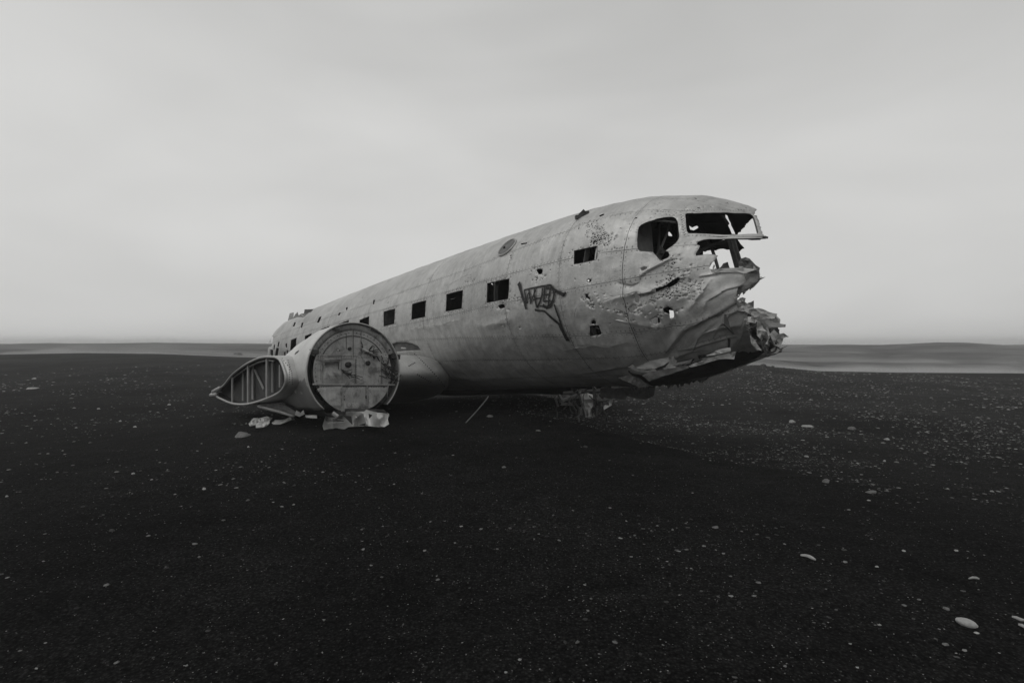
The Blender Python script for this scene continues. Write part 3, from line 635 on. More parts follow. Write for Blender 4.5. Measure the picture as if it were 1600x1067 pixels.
# ---- inside: ring frames, stringers, floor, bulkheads
def ringframe(A, r0=-.02, dep=.07, th0=-180, th1=180, name='ring_frame'):
    mb = MB(); n = 60
    for j in range(n+1):
        th = th0+(th1-th0)*j/n; w = th*WK; mb.v += [tuple(surf(A, w, r0)), tuple(surf(A, w, r0-dep)), tuple(surf(A+.012, w, r0-dep)), tuple(surf(A+.012, w, r0))]
        if j: b_ = (j-1)*4; mb.f += [(b_+k, b_+(k+1) % 4, b_+4+(k+1) % 4, b_+4+k) for k in range(4)]
    return mb.build(name, M_DRK, wreck)
for A in (-17.2, -16.3, -15.4, -6.6, -6.05, -5.5, -4.95, -4.4): ringframe(A)
ringframe(-3.9, th0=-180, th1=180); ringframe(-3.43, th0=-35, th1=35, dep=.05)
mb = MB()
for th in (-50, -35, -20, -8, 8, 20, 35, 50):
    mb.tube([surf(A, th*WK, -.035) for A in np.linspace(-4.9, -3.05 if 0 < th < 25 else (-3.25 if -12 < th < 0 else -3.42), 12)], .012, 5)
mb.each('stringer', M_DRK, wreck)
def box_asu(mb, a0_, a1_, s0_, s1_, u0_, u1_):
    c = [asu(x, y, z) for x in (a0_, a1_) for y in (s0_, s1_) for z in (u0_, u1_)]
    mb.add(c, [(0, 1, 3, 2), (4, 6, 7, 5), (0, 4, 5, 1), (2, 3, 7, 6), (0, 2, 6, 4), (1, 5, 7, 3)])
mb = MB(); box_asu(mb, -17, -4.3, S0-.98, S0+.98, U0-.66, U0-.62); mb.build('cabin_floor', M_DRK, wreck)
def bulk(A, th, m, name, hole=None, rr=-.03, lowonly=None):
    n = 72; pl = []
    for j in range(n): 
        t = -180+360*j/n; R = rad(A, t)+rr; a_ = math.radians(t); pl.append((R*math.sin(a_), R*math.cos(a_)))
    if lowonly is not None: pl = [(max(x, .02+.06*math.sin(i*2.1)), min(y, lowonly+.05*math.sin(i*1.3))) for i, (x, y) in enumerate(pl)]
    P2 = [Vector(p) for p in pl]; ed = [(i, (i+1) % n) for i in range(n)]
    if hole: b0 = len(P2); P2 += [Vector(p) for p in hole]; ed += [(b0+i, b0+(i+1) % len(hole)) for i in range(len(hole))]
    v_, e_, f_, *_ = delaunay_2d_cdt(P2, ed, [], 1, 1e-5, False); mb = MB(); F_ = []
    for f in f_:
        c = sum((v_[i] for i in f), Vector((0, 0)))/len(f)
        if hole:
            xs = [p[0] for p in hole]; ys = [p[1] for p in hole]
            if min(xs) < c.x < max(xs) and min(ys) < c.y < max(ys): continue
        F_.append(tuple(f))
    mb.add([asu(A, S0+v.x, U0+v.y) for v in v_], F_); o = mb.build(name, m, wreck)
    s_ = o.modifiers.new('t', 'SOLIDIFY'); s_.thickness = .02; return o
bulk(-4.25, 0, M_BULK, 'cockpit_bulkhead', [(-.62, -.62), (-.02, -.62), (-.02, .95), (-.62, .95)])
bulk(-9.5, 0, M_DRK, 'cabin_light_block'); bulk(-13.2, 0, M_DRK, 'cabin_light_block'); bulk(-16.9, 0, M_DRK, 'tail_light_block')  # solid discs added out of sight to keep sky light from the windows
bulk(-2.86, 0, M_SOOT, 'nose_bulkhead', lowonly=-.6)
# seat frame and odd cockpit struts seen through the side window
mb = MB(); mb.tube([px(1048, 342, 6.9), px(1043, 362, 6.8), px(1034, 385, 6.75), px(1031, 408, 6.7)], .014); mb.tube([px(1030, 350, 7.4), px(1028, 410, 7.3)], .02); mb.each('cockpit_pipe', M_STR, wreck)
# windscreen beams
mb = MB()
def beamp(p, w, h): 
    for i in range(len(p)-1): mb.bar(p[i], p[i+1], w, h)
beamp([SP(1062, 369.5, -.02), SP(1100, 370, -.02), SP(1140, 370.3, -.02), SP(1172, 370.5, -.02), px(1197, 371, 5.55)], .018, .028)
o = mb.build('windscreen_sill', M_DRK, wreck)
mb = MB(); mb.bar(px(1186, 372.5, 5.6), px(1172, 373, 5.7), .05, .03); mb.bar(px(1193, 370, 5.55), px(1199, 371.5, 5.5), .02, .02); mb.build('torn_sill_end', M_DRK, wreck)
mb = MB(); mb.bar(px(1142, 371, 6.3), px(1148, 395, 6.25), .085, .05); mb.bar(px(1148, 395, 6.25), px(1156, 423, 6.2), .10, .05); mb.bar(px(1146, 374, 6.2), px(1158, 412, 6.12), .02, .03); mb.build('windscreen_post', M_DRK, wreck)
mb = MB(); mb.bar(px(1179, 338, 6.0), px(1183, 352, 5.95), .035, .03); mb.bar(px(1183, 352, 5.95), px(1188, 371, 5.9), .035, .03); mb.build('windscreen_centre_post', M_STR, wreck)
mb = MB(); mb.tube([px(1087, 398, 7.0), px(1096, 391, 7.05), px(1108, 385, 7.05), px(1122, 380.5, 7.0), px(1142, 376, 6.9)], .028, 6); mb.build('far_window_arch', M_DRK, wreck)
# ---- crumpled sheet builder
def sheet(pl, depth, name, m, parent, th=.008, crum=.02, cell=.05, fr=7., label=None, curl=None, seed=0, own=False, jag=.0):
    """pl: outline (px,py) or (px,py,depth); depth: default or function of pixel; the sheet is real metal at that distance"""
    P2 = []
    for p in dens([(q[0], q[1]) for q in pl], 5): P2.append(p)
    if jag: P2 = [(x+random.uniform(-jag, jag), y+random.uniform(-jag, jag)) for x, y in P2]
    dfun = depth if callable(depth) else (lambda x, y: depth)
    xs = [p[0] for p in P2]; ys = [p[1] for p in P2]; d0 = dfun(sum(xs)/len(xs), sum(ys)/len(ys)); st = cell*F/d0
    V2 = [Vector(p) for p in P2]; n = len(V2); ed = [(i, (i+1) % n) for i in range(n)]
    x = min(xs)
    while x < max(xs):
        y = min(ys)
        while y < max(ys): V2.append(Vector((x+random.uniform(-.3, .3)*st, y+random.uniform(-.3, .3)*st))); y += st
        x += st
    v_, e_, f_, *_ = delaunay_2d_cdt(V2, ed, [], 0, 1e-5, False)
    CC = np.array([[sum(v_[i].x for i in f)/3, sum(v_[i].y for i in f)/3] for f in f_]); kp = inside(CC, P2); f_ = [f for f, k_ in zip(f_, kp) if k_]
    us = sorted({i for f in f_ for i in f}); mpp = {a_: b_ for b_, a_ in enumerate(us)}; v_ = [v_[i] for i in us]; f_ = [tuple(mpp[i] for i in f) for f in f_]
    vv = []
    for v in v_:
        d = dfun(v.x, v.y); p = px(v.x, v.y, d)
        k = crum*(mn.noise(Vector((p.x*fr, p.z*fr, seed*3.1)))+1.2*(abs(mn.noise(Vector((p.x*fr*1.4, p.z*fr*1.1, seed*1.7+9))))-.2)); d += k
        if curl: d += curl(v.x, v.y)
        vv.append(tuple(px(v.x, v.y, d)))
    me = bpy.data.meshes.new(name); me.from_pydata(vv, [], [tuple(f) for f in f_]); me.update()
    if own: return me
    o = link(name, me, m, parent); s_ = o.modifiers.new('t', 'SOLIDIFY'); s_.thickness = th; s_.offset = 0
    if label: o['label'] = label
    return o
lin = lambda x0, d0, x1, d1: (lambda x, y: d0+(d1-d0)*(x-x0)/(x1-x0))
def T(*a, **k):
    k.setdefault('cell', .028); k.setdefault('fr', 12.); k.setdefault('jag', .5); return sheet(*a, 'torn_skin', k.pop('m', M_ALU), wreck, **k)
T([(1158, 404), (1165, 402), (1172, 405), (1180, 414), (1187, 418), (1186, 440), (1179, 447), (1172, 438), (1160, 425), (1155, 411)], 5.55, m=M_SOOT, seed=1, crum=.05, jag=.8)
T([(1124, 420), (1130, 412), (1137, 409), (1140, 421)], 6.3, m=M_SOOT, seed=2)
T([(1110, 421), (1138, 419), (1162, 418), (1162, 427), (1140, 426), (1112, 425)], lin(1110, 5.52, 1162, 5.36), m=M_BRI, seed=3, crum=.01)
T([(1162, 428), (1180, 422), (1187, 419), (1184, 441), (1172, 448), (1158, 458), (1150, 462), (1154, 448), (1166, 440)], lin(1150, 5.36, 1187, 5.22), m=M_SOOT, seed=4, crum=.04)
T([(1150, 468), (1160, 470), (1168, 475), (1177, 480), (1174, 492), (1164, 487), (1154, 486)], 5.36, m=M_ALU, seed=5, crum=.05)
T([(1168, 474), (1178, 470), (1177, 482)], 5.4, m=M_SOOT, seed=6)
T([(1170, 484), (1185, 481), (1201, 487), (1214, 491), (1211, 498), (1190, 499), (1176, 497)], lin(1170, 5.35, 1214, 5.1), m=M_STR, seed=7, crum=.04, jag=.7)
T([(1178, 500), (1212, 492), (1219, 499), (1218, 506), (1226, 507), (1225, 511.5), (1208, 511), (1195, 516), (1184, 508)], lin(1178, 5.5, 1226, 5.15), m=M_STR, seed=8, crum=.06)
T([(1162, 500), (1168, 496), (1185, 494), (1188, 502), (1193, 513), (1205, 526), (1201, 530), (1192, 527), (1190, 532), (1183, 524), (1182, 505), (1172, 504), (1164, 505)], 5.26, m=M_BRI, seed=9, crum=.07, cell=.035)
T([(1203, 521), (1210, 515), (1217, 522), (1225, 520), (1231, 526), (1224, 528), (1219, 543), (1210, 540), (1206, 530)], 5.2, m=M_STR, seed=10, crum=.06, cell=.03)
T([(1172, 524), (1178, 530), (1185, 540), (1190, 548), (1183, 546), (1175, 537)], 5.3, m=M_BRI, seed=11, crum=.04)
T([(1188, 533), (1200, 533), (1203, 540), (1200, 548), (1192, 546)], 5.35, m=M_SOOT, seed=12, crum=.05)
T([(1204, 546), (1212, 542), (1218, 547), (1214, 552), (1206, 552)], 5.25, m=M_BRI, seed=13)
T([(1192, 500), (1205, 496), (1214, 512), (1208, 530), (1196, 520)], 5.6, m=M_DRK, seed=14, crum=.06)
T([(1172, 488), (1190, 485), (1206, 500), (1214, 530), (1206, 552), (1186, 550), (1174, 520)], 5.75, m=M_DRK, seed=15, crum=.1)
T([(1216, 548), (1222, 545), (1221, 550), (1205, 556), (1190, 560), (1180, 562), (1195, 550)], 5.45, m=M_DRK, seed=16, crum=.04)
T([(1170, 499), (1183, 503), (1180, 517), (1172, 512)], 5.3, m=M_DRK, seed=17, crum=.05)
mb = MB(); P_ = px(1205, 542, 5.2); mb.tube([P_+Vector((.055*math.cos(k*pi/8), .01*k % .02, .055*math.sin(k*pi/8))) for k in range(17)], .010, 6); mb.build('pipe_ring', M_DRK, wreck)
mb = MB(); mb.bar(px(1208, 506, 5.15), px(1226, 509, 5.05), .03, .025); mb.bar(px(1178, 488, 5.3), px(1200, 492, 5.2), .012, .012); mb.bar(px(1185, 433.5, 5.25), px(1190, 433, 5.2), .006); mb.bar(px(1222, 526, 5.12), px(1232, 526, 5.08), .008); mb.tube([px(1198, 512, 5.3), px(1202, 525, 5.2), px(1198, 538, 5.2)], .012); mb.each('bent_bracket', M_STR, wreck)
# random curled shards all along the nose tear
for k in range(46):
    i = random.randint(NB+16, len(NEAR)-4); f_ = random.random(); A = NEAR[i][0]*(1-f_)+NEAR[i+1][0]*f_; th = NEAR[i][1]*(1-f_)+NEAR[i+1][1]*f_
    b0_, b1_ = surf(A-.02, (th-random.uniform(.8, 2.5))*WK), surf(A-.02, (th+random.uniform(.8, 2.5))*WK)
    ln_ = random.uniform(.02, .07); out_ = Vector(av)*ln_+Vector(np.array([random.uniform(-1, 1) for _ in range(3)]))*ln_*.6; tip = (b0_+b1_)/2+out_; mid0 = b0_.lerp(tip, .5)+Vector((0, 0, random.uniform(-.02, .02))); mid1 = b1_.lerp(tip, .5)
    mb = MB() if k == 0 else mb
    if k == 0: SH = MB()
    SH.add([b0_, b1_, mid1, mid0, tip], [(0, 1, 2, 3), (3, 2, 4)])
SH.each('skin_shard', M_STR, wreck, solid=.006)
# belly tears
T([(991, 571), (996, 567.5), (1005, 566), (1025, 562), (1044, 558), (1046, 565), (1038, 571), (1022, 576), (1008, 577), (995, 576)], lin(991, 6.52, 1046, 6.0), m=M_STR, seed=20, crum=.02)
T([(1104, 555), (1112, 553), (1118, 548), (1128, 545), (1141, 543), (1142, 549), (1120, 554), (1105, 556.5)], lin(1104, 5.8, 1142, 5.62), m=M_BRI, seed=21, crum=.02)
T([(1075, 572), (1105, 560), (1125, 554), (1150, 549), (1147, 562), (1135, 561), (1120, 562), (1105, 567), (1080, 574)], lin(1075, 5.95, 1150, 5.6), m=M_STR, seed=22, crum=.03, jag=.5)
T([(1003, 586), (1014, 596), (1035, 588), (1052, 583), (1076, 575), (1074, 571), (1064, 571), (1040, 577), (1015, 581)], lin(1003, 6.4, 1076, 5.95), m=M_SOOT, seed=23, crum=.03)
T([(1045, 571), (1056, 569), (1057, 574), (1045, 576)], 6.0, m=M_BRI, seed=24)
T([(965, 590), (985, 585), (1000, 592), (1014, 603), (998, 606), (990, 601)], 6.7, m=M_SOOT, seed=25, crum=.03)
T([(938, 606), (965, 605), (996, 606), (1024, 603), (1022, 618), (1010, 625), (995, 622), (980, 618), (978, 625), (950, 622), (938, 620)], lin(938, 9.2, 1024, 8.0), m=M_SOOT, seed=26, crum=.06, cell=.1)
T([(955, 592), (966, 591), (966, 606), (955, 606)], 7.6, m=M_STR, seed=27); T([(940, 597), (950, 600), (949, 604), (940, 601)], 7.7, m=M_BRI, seed=28)
mb = MB()
for k in range(16): x = 1000+k*6+random.uniform(-2, 2); p = SP(x, 597-(x-1000)*.17, 0); 
mb.tube([px(1064, 597, 6.2), px(1062, 612, 6.25), px(1057, 628, 6.3), px(1051, 643.5, 6.35)], .0035, 4); mb.build('dangling_wire', M_CAB, wreck)
SH = MB()
for k in range(26):
    x = 985+k*4.6; y_ = np.interp(x, [985, 1014, 1060, 1100], [606, 603, 600, 592]); b_ = px(x, y_-3, 7.3-(x-985)*.008)
    l_ = random.uniform(.01, .06); SH.add([b_, b_+Vector((.05, -.04, 0)), b_+Vector((.03+random.uniform(-.03, .03), 0, -l_-.02))], [(0, 1, 2)])
SH.each('belly_shred', M_DRK, wreck, solid=.006)
# tears lying open below the side window
T([(1000, 396), (1008, 393), (1020, 394), (1031, 407), (1024, 410), (1012, 409), (1004, 412), (1000, 404)], 6.06, m=M_ALU, seed=30, crum=.03)
T([(1022, 402), (1032, 384), (1040, 392), (1031, 408)], 6.3, m=M_DRK, seed=31, crum=.05)
# astrodome dish on the shoulder
v = cast(792.5, 387); A_, w_ = v[0], v[1]*WK
c_ = surf(A_, w_, 0); nn = (surf(A_, w_, .1)-c_).normalized()
mb = MB(); tx = Vector(av); ty = nn.cross(tx); rp = .165
pts_ = [c_+nn*.012+tx*rp*math.cos(k*pi/18)+ty*rp*math.sin(k*pi/18) for k in range(37)]; mb.tube(pts_, .012, 6); mb.build('hatch_rim', M_ALU, wreck)
mb = MB(); mb.disc(c_+nn*.002, nn, rp*.86, .012, 32); hd = mb.build('round_hatch', M_SOOT, wreck); mb = MB(); mb.disc(c_+nn*.014-tx*.05, nn, .018, .02, 10); mb.build('hatch_knob', M_HOLE, hd)
# roof stub antenna and the fin remains near the tail
p0 = SP(910, 337.5, 0) or surf(-5.2, 20*WK); mb = MB(); mb.bar(p0+Vector((-.09, 0, -.03)), p0+Vector((.12, 0, .0)), .10, .05); mb.bar(p0+Vector((-.03, 0, .0)), p0+Vector((.03, 0, .06)), .06, .05); mb.bar(p0+Vector((.03, 0, .02)), p0+Vector((.09, 0, .03)), .05, .06); mb.build('antenna_stub', M_DRK, wreck)
for pl, m_, sd_ in (([(450, 499), (453, 488), (459, 487), (458, 496)], M_STR, 1), ([(458, 496), (461, 490), (465, 486), (467, 493)], M_STR, 2), ([(464, 494), (470, 489), (480, 487), (482, 488), (474, 494)], M_STR, 3), ([(475, 489), (476, 482), (490, 481.5), (486, 486)], M_SOOT, 4)):
    sheet([(x, y+1.5) for x, y in pl], 15.2-.06*(pl[0][0]-450), 'torn_fin_root', m_, wreck, seed=40+sd_, crum=.05, th=.02, cell=.1)
# ---- wing section aerofoil (s = -2.3), measured once and lofted inboard
AF = [(-12.30, .03), (-11.70, .07), (-11.208, .14), (-10.576, .297), (-9.743, .42), (-8.943, .482), (-8.38, .478), (-7.877, .42), (-7.654, .264), (-7.58, .119), (-7.733, -.003), (-8.165, -.09), (-8.995, -.176), (-9.794, -.221), (-10.714, -.204), (-11.785, -.094), (-12.30, -.0)]
def smooth_loop(l, n):
    # closed catmull resample, corner kept at the trailing edge
    o = []; k = len(l)
    for i in range(k-1):
        p0_, p1_, p2_, p3_ = l[max(i-1, 0)], l[i], l[i+1], l[min(i+2, k-1)]
        for j in range(n):
            t = j/n; o.append(tuple(.5*((2*p1_[c])+(-p0_[c]+p2_[c])*t+(2*p0_[c]-5*p1_[c]+4*p2_[c]-p3_[c])*t*t+(-p0_[c]+3*p1_[c]-3*p2_[c]+p3_[c])*t**3) for c in (0, 1)))
    o.append(l[-1]); return o
AFS = smooth_loop(AF, 5)
def loft(loops, name, m, parent, th=.008, closed=False, smooth=True, dent=0):
    mb = MB(); n = len(loops[0])
    if dent:
        L2 = []
        for a_, b_ in zip(loops[:-1], loops[1:]):
            for q in range(4): L2.append([Vector(p).lerp(Vector(r_), q/4) for p, r_ in zip(a_, b_)])
        L2.append([Vector(p) for p in loops[-1]]); loops = L2; c_ = sum((p for p in loops[0]), Vector((0, 0, 0)))/n
        for k, l in enumerate(loops):
            if k == 0: continue
            for j, p in enumerate(l): nn_ = (p-c_); nn_ -= Vector(av)*nn_.dot(Vector(av)); nn_.normalize(); l[j] = p+nn_*(dent*(mn.noise(p*2.6)+.6*mn.noise(p*6))-dent*1.5*max(0, mn.noise(p*3.7+Vector((4, 4, 4)))-.25))*min(1, k/3)
    for l in loops: mb.v += [tuple(p) for p in l]
    for i in range(len(loops)-1):
        for j in range(n if closed else n-1): mb.f.append((i*n+j, i*n+(j+1) % n, (i+1)*n+(j+1) % n, (i+1)*n+j))
    o = mb.build(name, m, parent, smooth); 
    if th: s_ = o.modifiers.new('t', 'SOLIDIFY'); s_.thickness = th; s_.offset = 0
    return o
def afl(s_, grow=0., dA=0., du=0.):
    o = []
    for A, u_ in AFS:
        f_ = (A+12.3)/4.7; o.append(asu(A+dA*f_+grow*.6*f_**6, s_, u_+du+grow*(u_-.13)*2))
    return o
stub = loft([afl(-2.3), afl(-2.33), afl(-2.36, .02, .01), afl(-2.5, .02, .01), afl(-2.62, .02, .0), afl(-2.75, .02, .0)], 'outer_wing_stub', [M_ALU, M_INN], wreck, dent=.008)
stub.modifiers[0].material_offset = 1; stub.modifiers[0].offset = -1
mb = MB(); mb.tube([p+Vector(sv)*.0 for p in afl(-2.3)], .020, 6); fl = mb.build('wing_flange', M_ALU, stub, True)
mb = MB()   # wing interior: near ribs as posts
OX = [363, 378, 387, 416.8, 437]
up_ = [(335, 612), (351, 604), (363, 585.5), (382, 571), (402, 561), (419, 557.6), (435.5, 560.7), (444, 577)]; lo_ = [(340, 620), (361, 630), (382, 632), (402, 628), (427, 618), (441, 608), (446, 594)]
for x, w_, sdd in ((363, .055, -2.33), (379.5, .05, -2.42), (387.5, .06, -2.33), (417, .07, -2.33), (437.5, .05, -2.42), (395, .07, -2.44), (426, .05, -2.44)):
    yu = float(np.interp(x, [p[0] for p in up_], [p[1] for p in up_]))+1.5; yl = float(np.interp(x, [p[0] for p in lo_], [p[1] for p in lo_]))-1.5
    a1_, u1_ = on_s(x, yu, -2.33); a2_, u2_ = on_s(x, yl, -2.33)
    if sdd < -2.4: a1_, u1_ = on_s(x, yu+4, sdd); a2_, u2_ = on_s(x, yl-4, sdd)
    mb.bar(asu(a1_, sdd, u1_), asu(a2_, sdd, u2_), w_, .02, up=tuple(sv))
mb.bar(asu(*[v_ for v_ in (on_s(398, 578, -2.43)[0], -2.43, on_s(398, 578, -2.43)[1])]), asu(on_s(412, 608, -2.43)[0], -2.43, on_s(412, 608, -2.43)[1]), .03, .02, up=tuple(sv))
mb.each('wing_rib', M_STR, stub)
mb = MB(); q_ = [asu(A, -2.47, .13+(u_-.13)*1.02) for A, u_ in AFS]; mb.add(q_, [tuple(range(len(q_)))]); mb.build('rib_web', M_DRK, stub)
mb = MB(); a_top = [on_s(x, y, -2.36) for x, y in ((352, 600), (366, 589), (384, 576), (402, 566.5), (418, 562.5), (428, 564))]; mb.tube([asu(a_, -2.36, u_) for a_, u_ in a_top], .016, 6)
mb.tube([asu(*[on_s(334, 612, -2.3)[0], -2.3, on_s(334, 612, -2.3)[1]]), asu(on_s(343, 607, -2.3)[0], -2.3, on_s(343, 607, -2.3)[1])], .045, 6); mb.tube([asu(on_s(330, 617.5, -2.3)[0], -2.3, on_s(330, 617.5, -2.3)[1]), asu(on_s(339, 616, -2.3)[0], -2.3, on_s(339, 616, -2.3)[1])], .045, 6)
mb.each('stringer_tube', M_ALU, stub, True)
# torn trailing piece below the stub
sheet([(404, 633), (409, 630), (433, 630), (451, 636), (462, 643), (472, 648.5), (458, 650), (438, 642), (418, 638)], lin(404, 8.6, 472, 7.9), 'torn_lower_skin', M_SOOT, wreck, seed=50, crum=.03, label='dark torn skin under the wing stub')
mb = MB(); mb.tube([px(404, 634.5, 8.5), px(418, 638, 8.4), px(438, 643, 8.2), px(459, 650, 8.0)], [.022, .03, .03, .02], 8); mb.build('folded_edge', M_ALU, wreck, True)
# inner wing between nacelle and fuselage, swelling into the root fillet
inner = loft([afl(-3.0), afl(-3.6), afl(-4.1), afl(-4.42), afl(-4.7, 0, -.05, -.02), afl(-4.92, 0, -.18, -.05), afl(-5.12, 0, -.38, -.09), afl(-5.32, 0, -.7, -.14), afl(-5.5, 0, -1.1, -.2)], 'inner_wing', M_ALU, wreck, dent=.012)
loft([afl(-6.8, 0, -.5, -.12), afl(-7.8, 0, -.3, -.15), afl(-9.0, du=-.2), afl(-10.2, du=-.3)], 'far_inner_wing', M_INN, wreck)  # outer skin given a near-black colour for the shade under the belly
sheet([(608, 535), (634, 532), (648, 535), (658, 542), (660, 549), (640, 552), (608, 553)], lin(608, 10.35, 660, 9.62), 'fillet_backing', M_SOOT, wreck, seed=90, crum=.03, cell=.06)
mb = MB(); mb.bar(px(627, 543.5, 9.75), px(634, 544, 9.7), .02, .02); mb.build('fillet_clip', M_PIP, wreck)
from mathutils.bvhtree import BVHTree
bv = BVHTree.FromPolygons([v.co+L0 for v in inner.data.vertices], [tuple(p.vertices) for p in inner.data.polygons])
bs = BVHTree.FromPolygons([v.co+L0 for v in skin.data.vertices], [tuple(p.vertices) for p in skin.data.polygons])
mb = MB(); cz = Vector((0, 0, CAMZ))
for x0, y0, x1, y1, n_ in ((648, 553, 662, 567, 6), (662, 567, 684, 590, 8), (684, 590, 697, 606, 5), (639, 572, 650, 566, 5), (652, 585, 676, 598, 8)):
    for k in range(n_):
        x, y = x0+(x1-x0)*k/n_, y0+(y1-y0)*k/n_; dr = (px(x, y, 1)-cz).normalized(); h1 = bv.ray_cast(cz, dr); h2 = bs.ray_cast(cz, dr); h = h1 if h1[0] and (not h2[0] or h1[3] < h2[3]) else h2
        if h[0]: nn_ = h[1] if h[1].dot(dr) < 0 else -h[1]; mb.disc(h[0]-nn_*.004, nn_, .011, .012, 6)
mb.each('fillet_rivet', M_HOLE, wreck)
mb = MB()      # screws of the fillet
for (x0, y0, x1, y1, n_) in ((648, 553, 676, 583, 8), (676, 583, 697, 595, 4), (640, 573, 660, 585, 5), (660, 585, 684, 598, 6)):
    pass
# ---- engine nacelle
NA, NS, NU, NR = -7.30, -3.16, .20, .68
def ncirc(A, r_, cu, cs=NS, th0=-180, th1=180, n=56, wide=1.):
    o = []
    for j in range(n+1):
        t = math.radians(th0+(th1-th0)*j/n); o.append(asu(A, cs+r_*wide*math.sin(t), cu+r_*math.cos(t)))
    return o
sec = [(-7.30, .68, .20), (-7.45, .685, .195), (-7.6, .684, .19), (-7.8, .68, .185), (-8.2, .655, .17), (-8.7, .60, .15), (-9.2, .53, .14), (-9.7, .45, .13), (-10.3, .33, .13), (-11.0, .2, .12)]
nac = loft([ncirc(A, r_, c_, th0=-137, th1=137, wide=1+.06*ss((-7.35-A)/.45)) for A, r_, c_ in sec], 'nacelle', M_NAC, wreck, dent=.014); nac['label'] = 'short round engine nacelle with its bare firewall'
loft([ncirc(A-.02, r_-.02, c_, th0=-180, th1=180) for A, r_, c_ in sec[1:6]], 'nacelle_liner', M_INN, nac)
mb = MB(); mb.tube(ncirc(-7.30, .68, .20, th0=-137, th1=137), .012, 6); mb.build('cowl_rim', M_ALU, nac, True)
# ring flange: pale upper arch, recessed sides coloured dark for the shadow in their openings
def annulus(A0, A1, r0, r1, th0, th1, m, name, parent, cu=.20):
    return loft([ncirc(A0, r0, cu, th0=th0, th1=th1), ncirc(A1, r1, cu, th0=th0, th1=th1)], name, m, parent, .01, smooth=True)
annulus(-7.34, -7.38, .665, .565, -68, 68, M_WALL, 'flange_arch', nac)
annulus(-7.42, -7.48, .67, .56, -138, -66, M_DRK, 'flange_recess', nac); annulus(-7.42, -7.48, .67, .56, 66, 138, M_DRK, 'flange_recess', nac)
def on_wall(x, y, off=0.): s_, u_ = on_a(x, y, FW+off); return asu(FW+off, s_, u_)
FW = -7.36
# firewall plate with pressed panels, cut off along a chord at the bottom
def wallz(s_, u_):
    d = .006*mn.noise(Vector((s_*3, u_*3, 2)))
    for x0, y0, x1, y1, h_ in WPAN:
        if h_ == .06 and x0 < s_ < x1 and y0 < u_ < y1:
            fx = min(s_-x0, x1-s_)/(x1-x0)*2; vv_ = (u_-y0)/(y1-y0); d += min(1, fx*4)*float(np.interp(vv_, [0, .08, .35, .62, .78, .90, .96, 1], [0, .02, .045, -.01, -.035, .05, .055, 0]))+.012*mn.noise(Vector((s_*22, u_*22, 1))); continue
        if x0 < s_ < x1 and y0 < u_ < y1: fx = min(s_-x0, x1-s_); fy = min(u_-y0, y1-u_); d += h_*min(1, min(fx, fy)/.035)
    return d
def wp(x, y): return on_a(x, y, FW)
s1, u1 = wp(504, 601); s2, u2 = wp(533, 560); WPAN = [(min(s1, s2), u1, max(s1, s2), u2, .06)]
s1, u1 = wp(535, 643); s2, u2 = wp(572, 603); WPAN.append((min(s1, s2), u1, max(s1, s2), u2, .02))
s1, u1 = wp(494, 640); s2, u2 = wp(534, 603); WPAN.append((min(s1, s2), u1, max(s1, s2), u2, .03))
s1, u1 = wp(575, 643); s2, u2 = wp(612, 603); WPAN.append((min(s1, s2), u1, max(s1, s2), u2, .03))
ulow = wp(553, 645)[1]; V2 = []; n = 90
for j in range(n): t = 2*pi*j/n; V2.append(Vector((.575*math.sin(t), max(.575*math.cos(t), ulow-.2))))
ed = [(i, (i+1) % n) for i in range(n)]
for i in range(-24, 25):
    for j in range(-24, 25):
        p = Vector((i*.024, j*.024))
        if p.length < .565 and p.y > ulow-.2+.01: V2.append(p)
v_, e_, f_, *_ = delaunay_2d_cdt(V2, ed, [], 1, 1e-5, False); mb = MB(); mb.add([asu(FW+wallz(NS+v.x, .2+v.y), NS+v.x, .2+v.y) for v in v_], [tuple(f) for f in f_])
fw = mb.build('firewall', M_WALL, nac); s_ = fw.modifiers.new('t', 'SOLIDIFY'); s_.thickness = .01; s_.offset = 0
mb = MB()
def wbar(x0, y0, x1, y1, w_, h_, off=.012): mb.bar(on_wall(x0, y0, off), on_wall(x1, y1, off), w_, h_, up=tuple(av))
wbar(488, 600, 617, 601, .022, .03); wbar(501, 560, 556, 560, .012, .016); wbar(502.5, 557, 502.5, 599, .014, .02); wbar(531, 558, 531, 598, .028, .024); wbar(554, 559, 554, 599, .012, .018)
wbar(534, 602, 534, 643, .014, .02); wbar(573.5, 602, 573.5, 642, .014, .018); wbar(551, 515, 551, 558, .007, .012); wbar(563.5, 517, 563.5, 555, .006, .012); wbar(595, 560, 595, 600, .008, .012)
wbar(505, 561.5, 532, 561.5, .022, .03); wbar(506, 563, 506, 600, .010, .014); mb.each('stiffener', M_WALL, fw)
mb = MB()
for q_ in ((489, 602.3, 616, 603.3), (503.7, 557, 503.7, 599), (529, 558, 529, 598), (533, 558, 533, 598), (555.4, 559, 555.4, 599), (535.4, 602, 535.4, 643), (574.9, 602, 574.9, 642), (552, 515, 552, 558), (564.3, 517, 564.3, 555), (596, 560, 596, 600), (505, 563.6, 532, 563.6), (541, 521, 541, 545), (500, 556.5, 560, 556.5)): wbar(*q_, .006, .006, .006 if q_[1] != 602.3 else .014)
mb.build('panel_seam', M_HOLE, fw)
mb = MB()
for x_ in np.arange(497, 612, 2.6): mb.disc(on_wall(x_, 604.5), av, .006, .014, 6); mb.disc(on_wall(x_, 558.6), av, .005, .012, 6)
for y_ in np.arange(562, 600, 2.8):
    for x_ in (501.5, 556.5, 597.5): mb.disc(on_wall(x_, y_), av, .005, .012, 6)
for k in range(60):
    t_ = -pi+2*pi*k/60
    if math.cos(t_) > -.7: mb.disc(asu(FW, NS+.545*math.sin(t_), .2+.545*math.cos(t_)), av, .006, .014, 6)
mb.build('rivets', M_HOLE, fw)
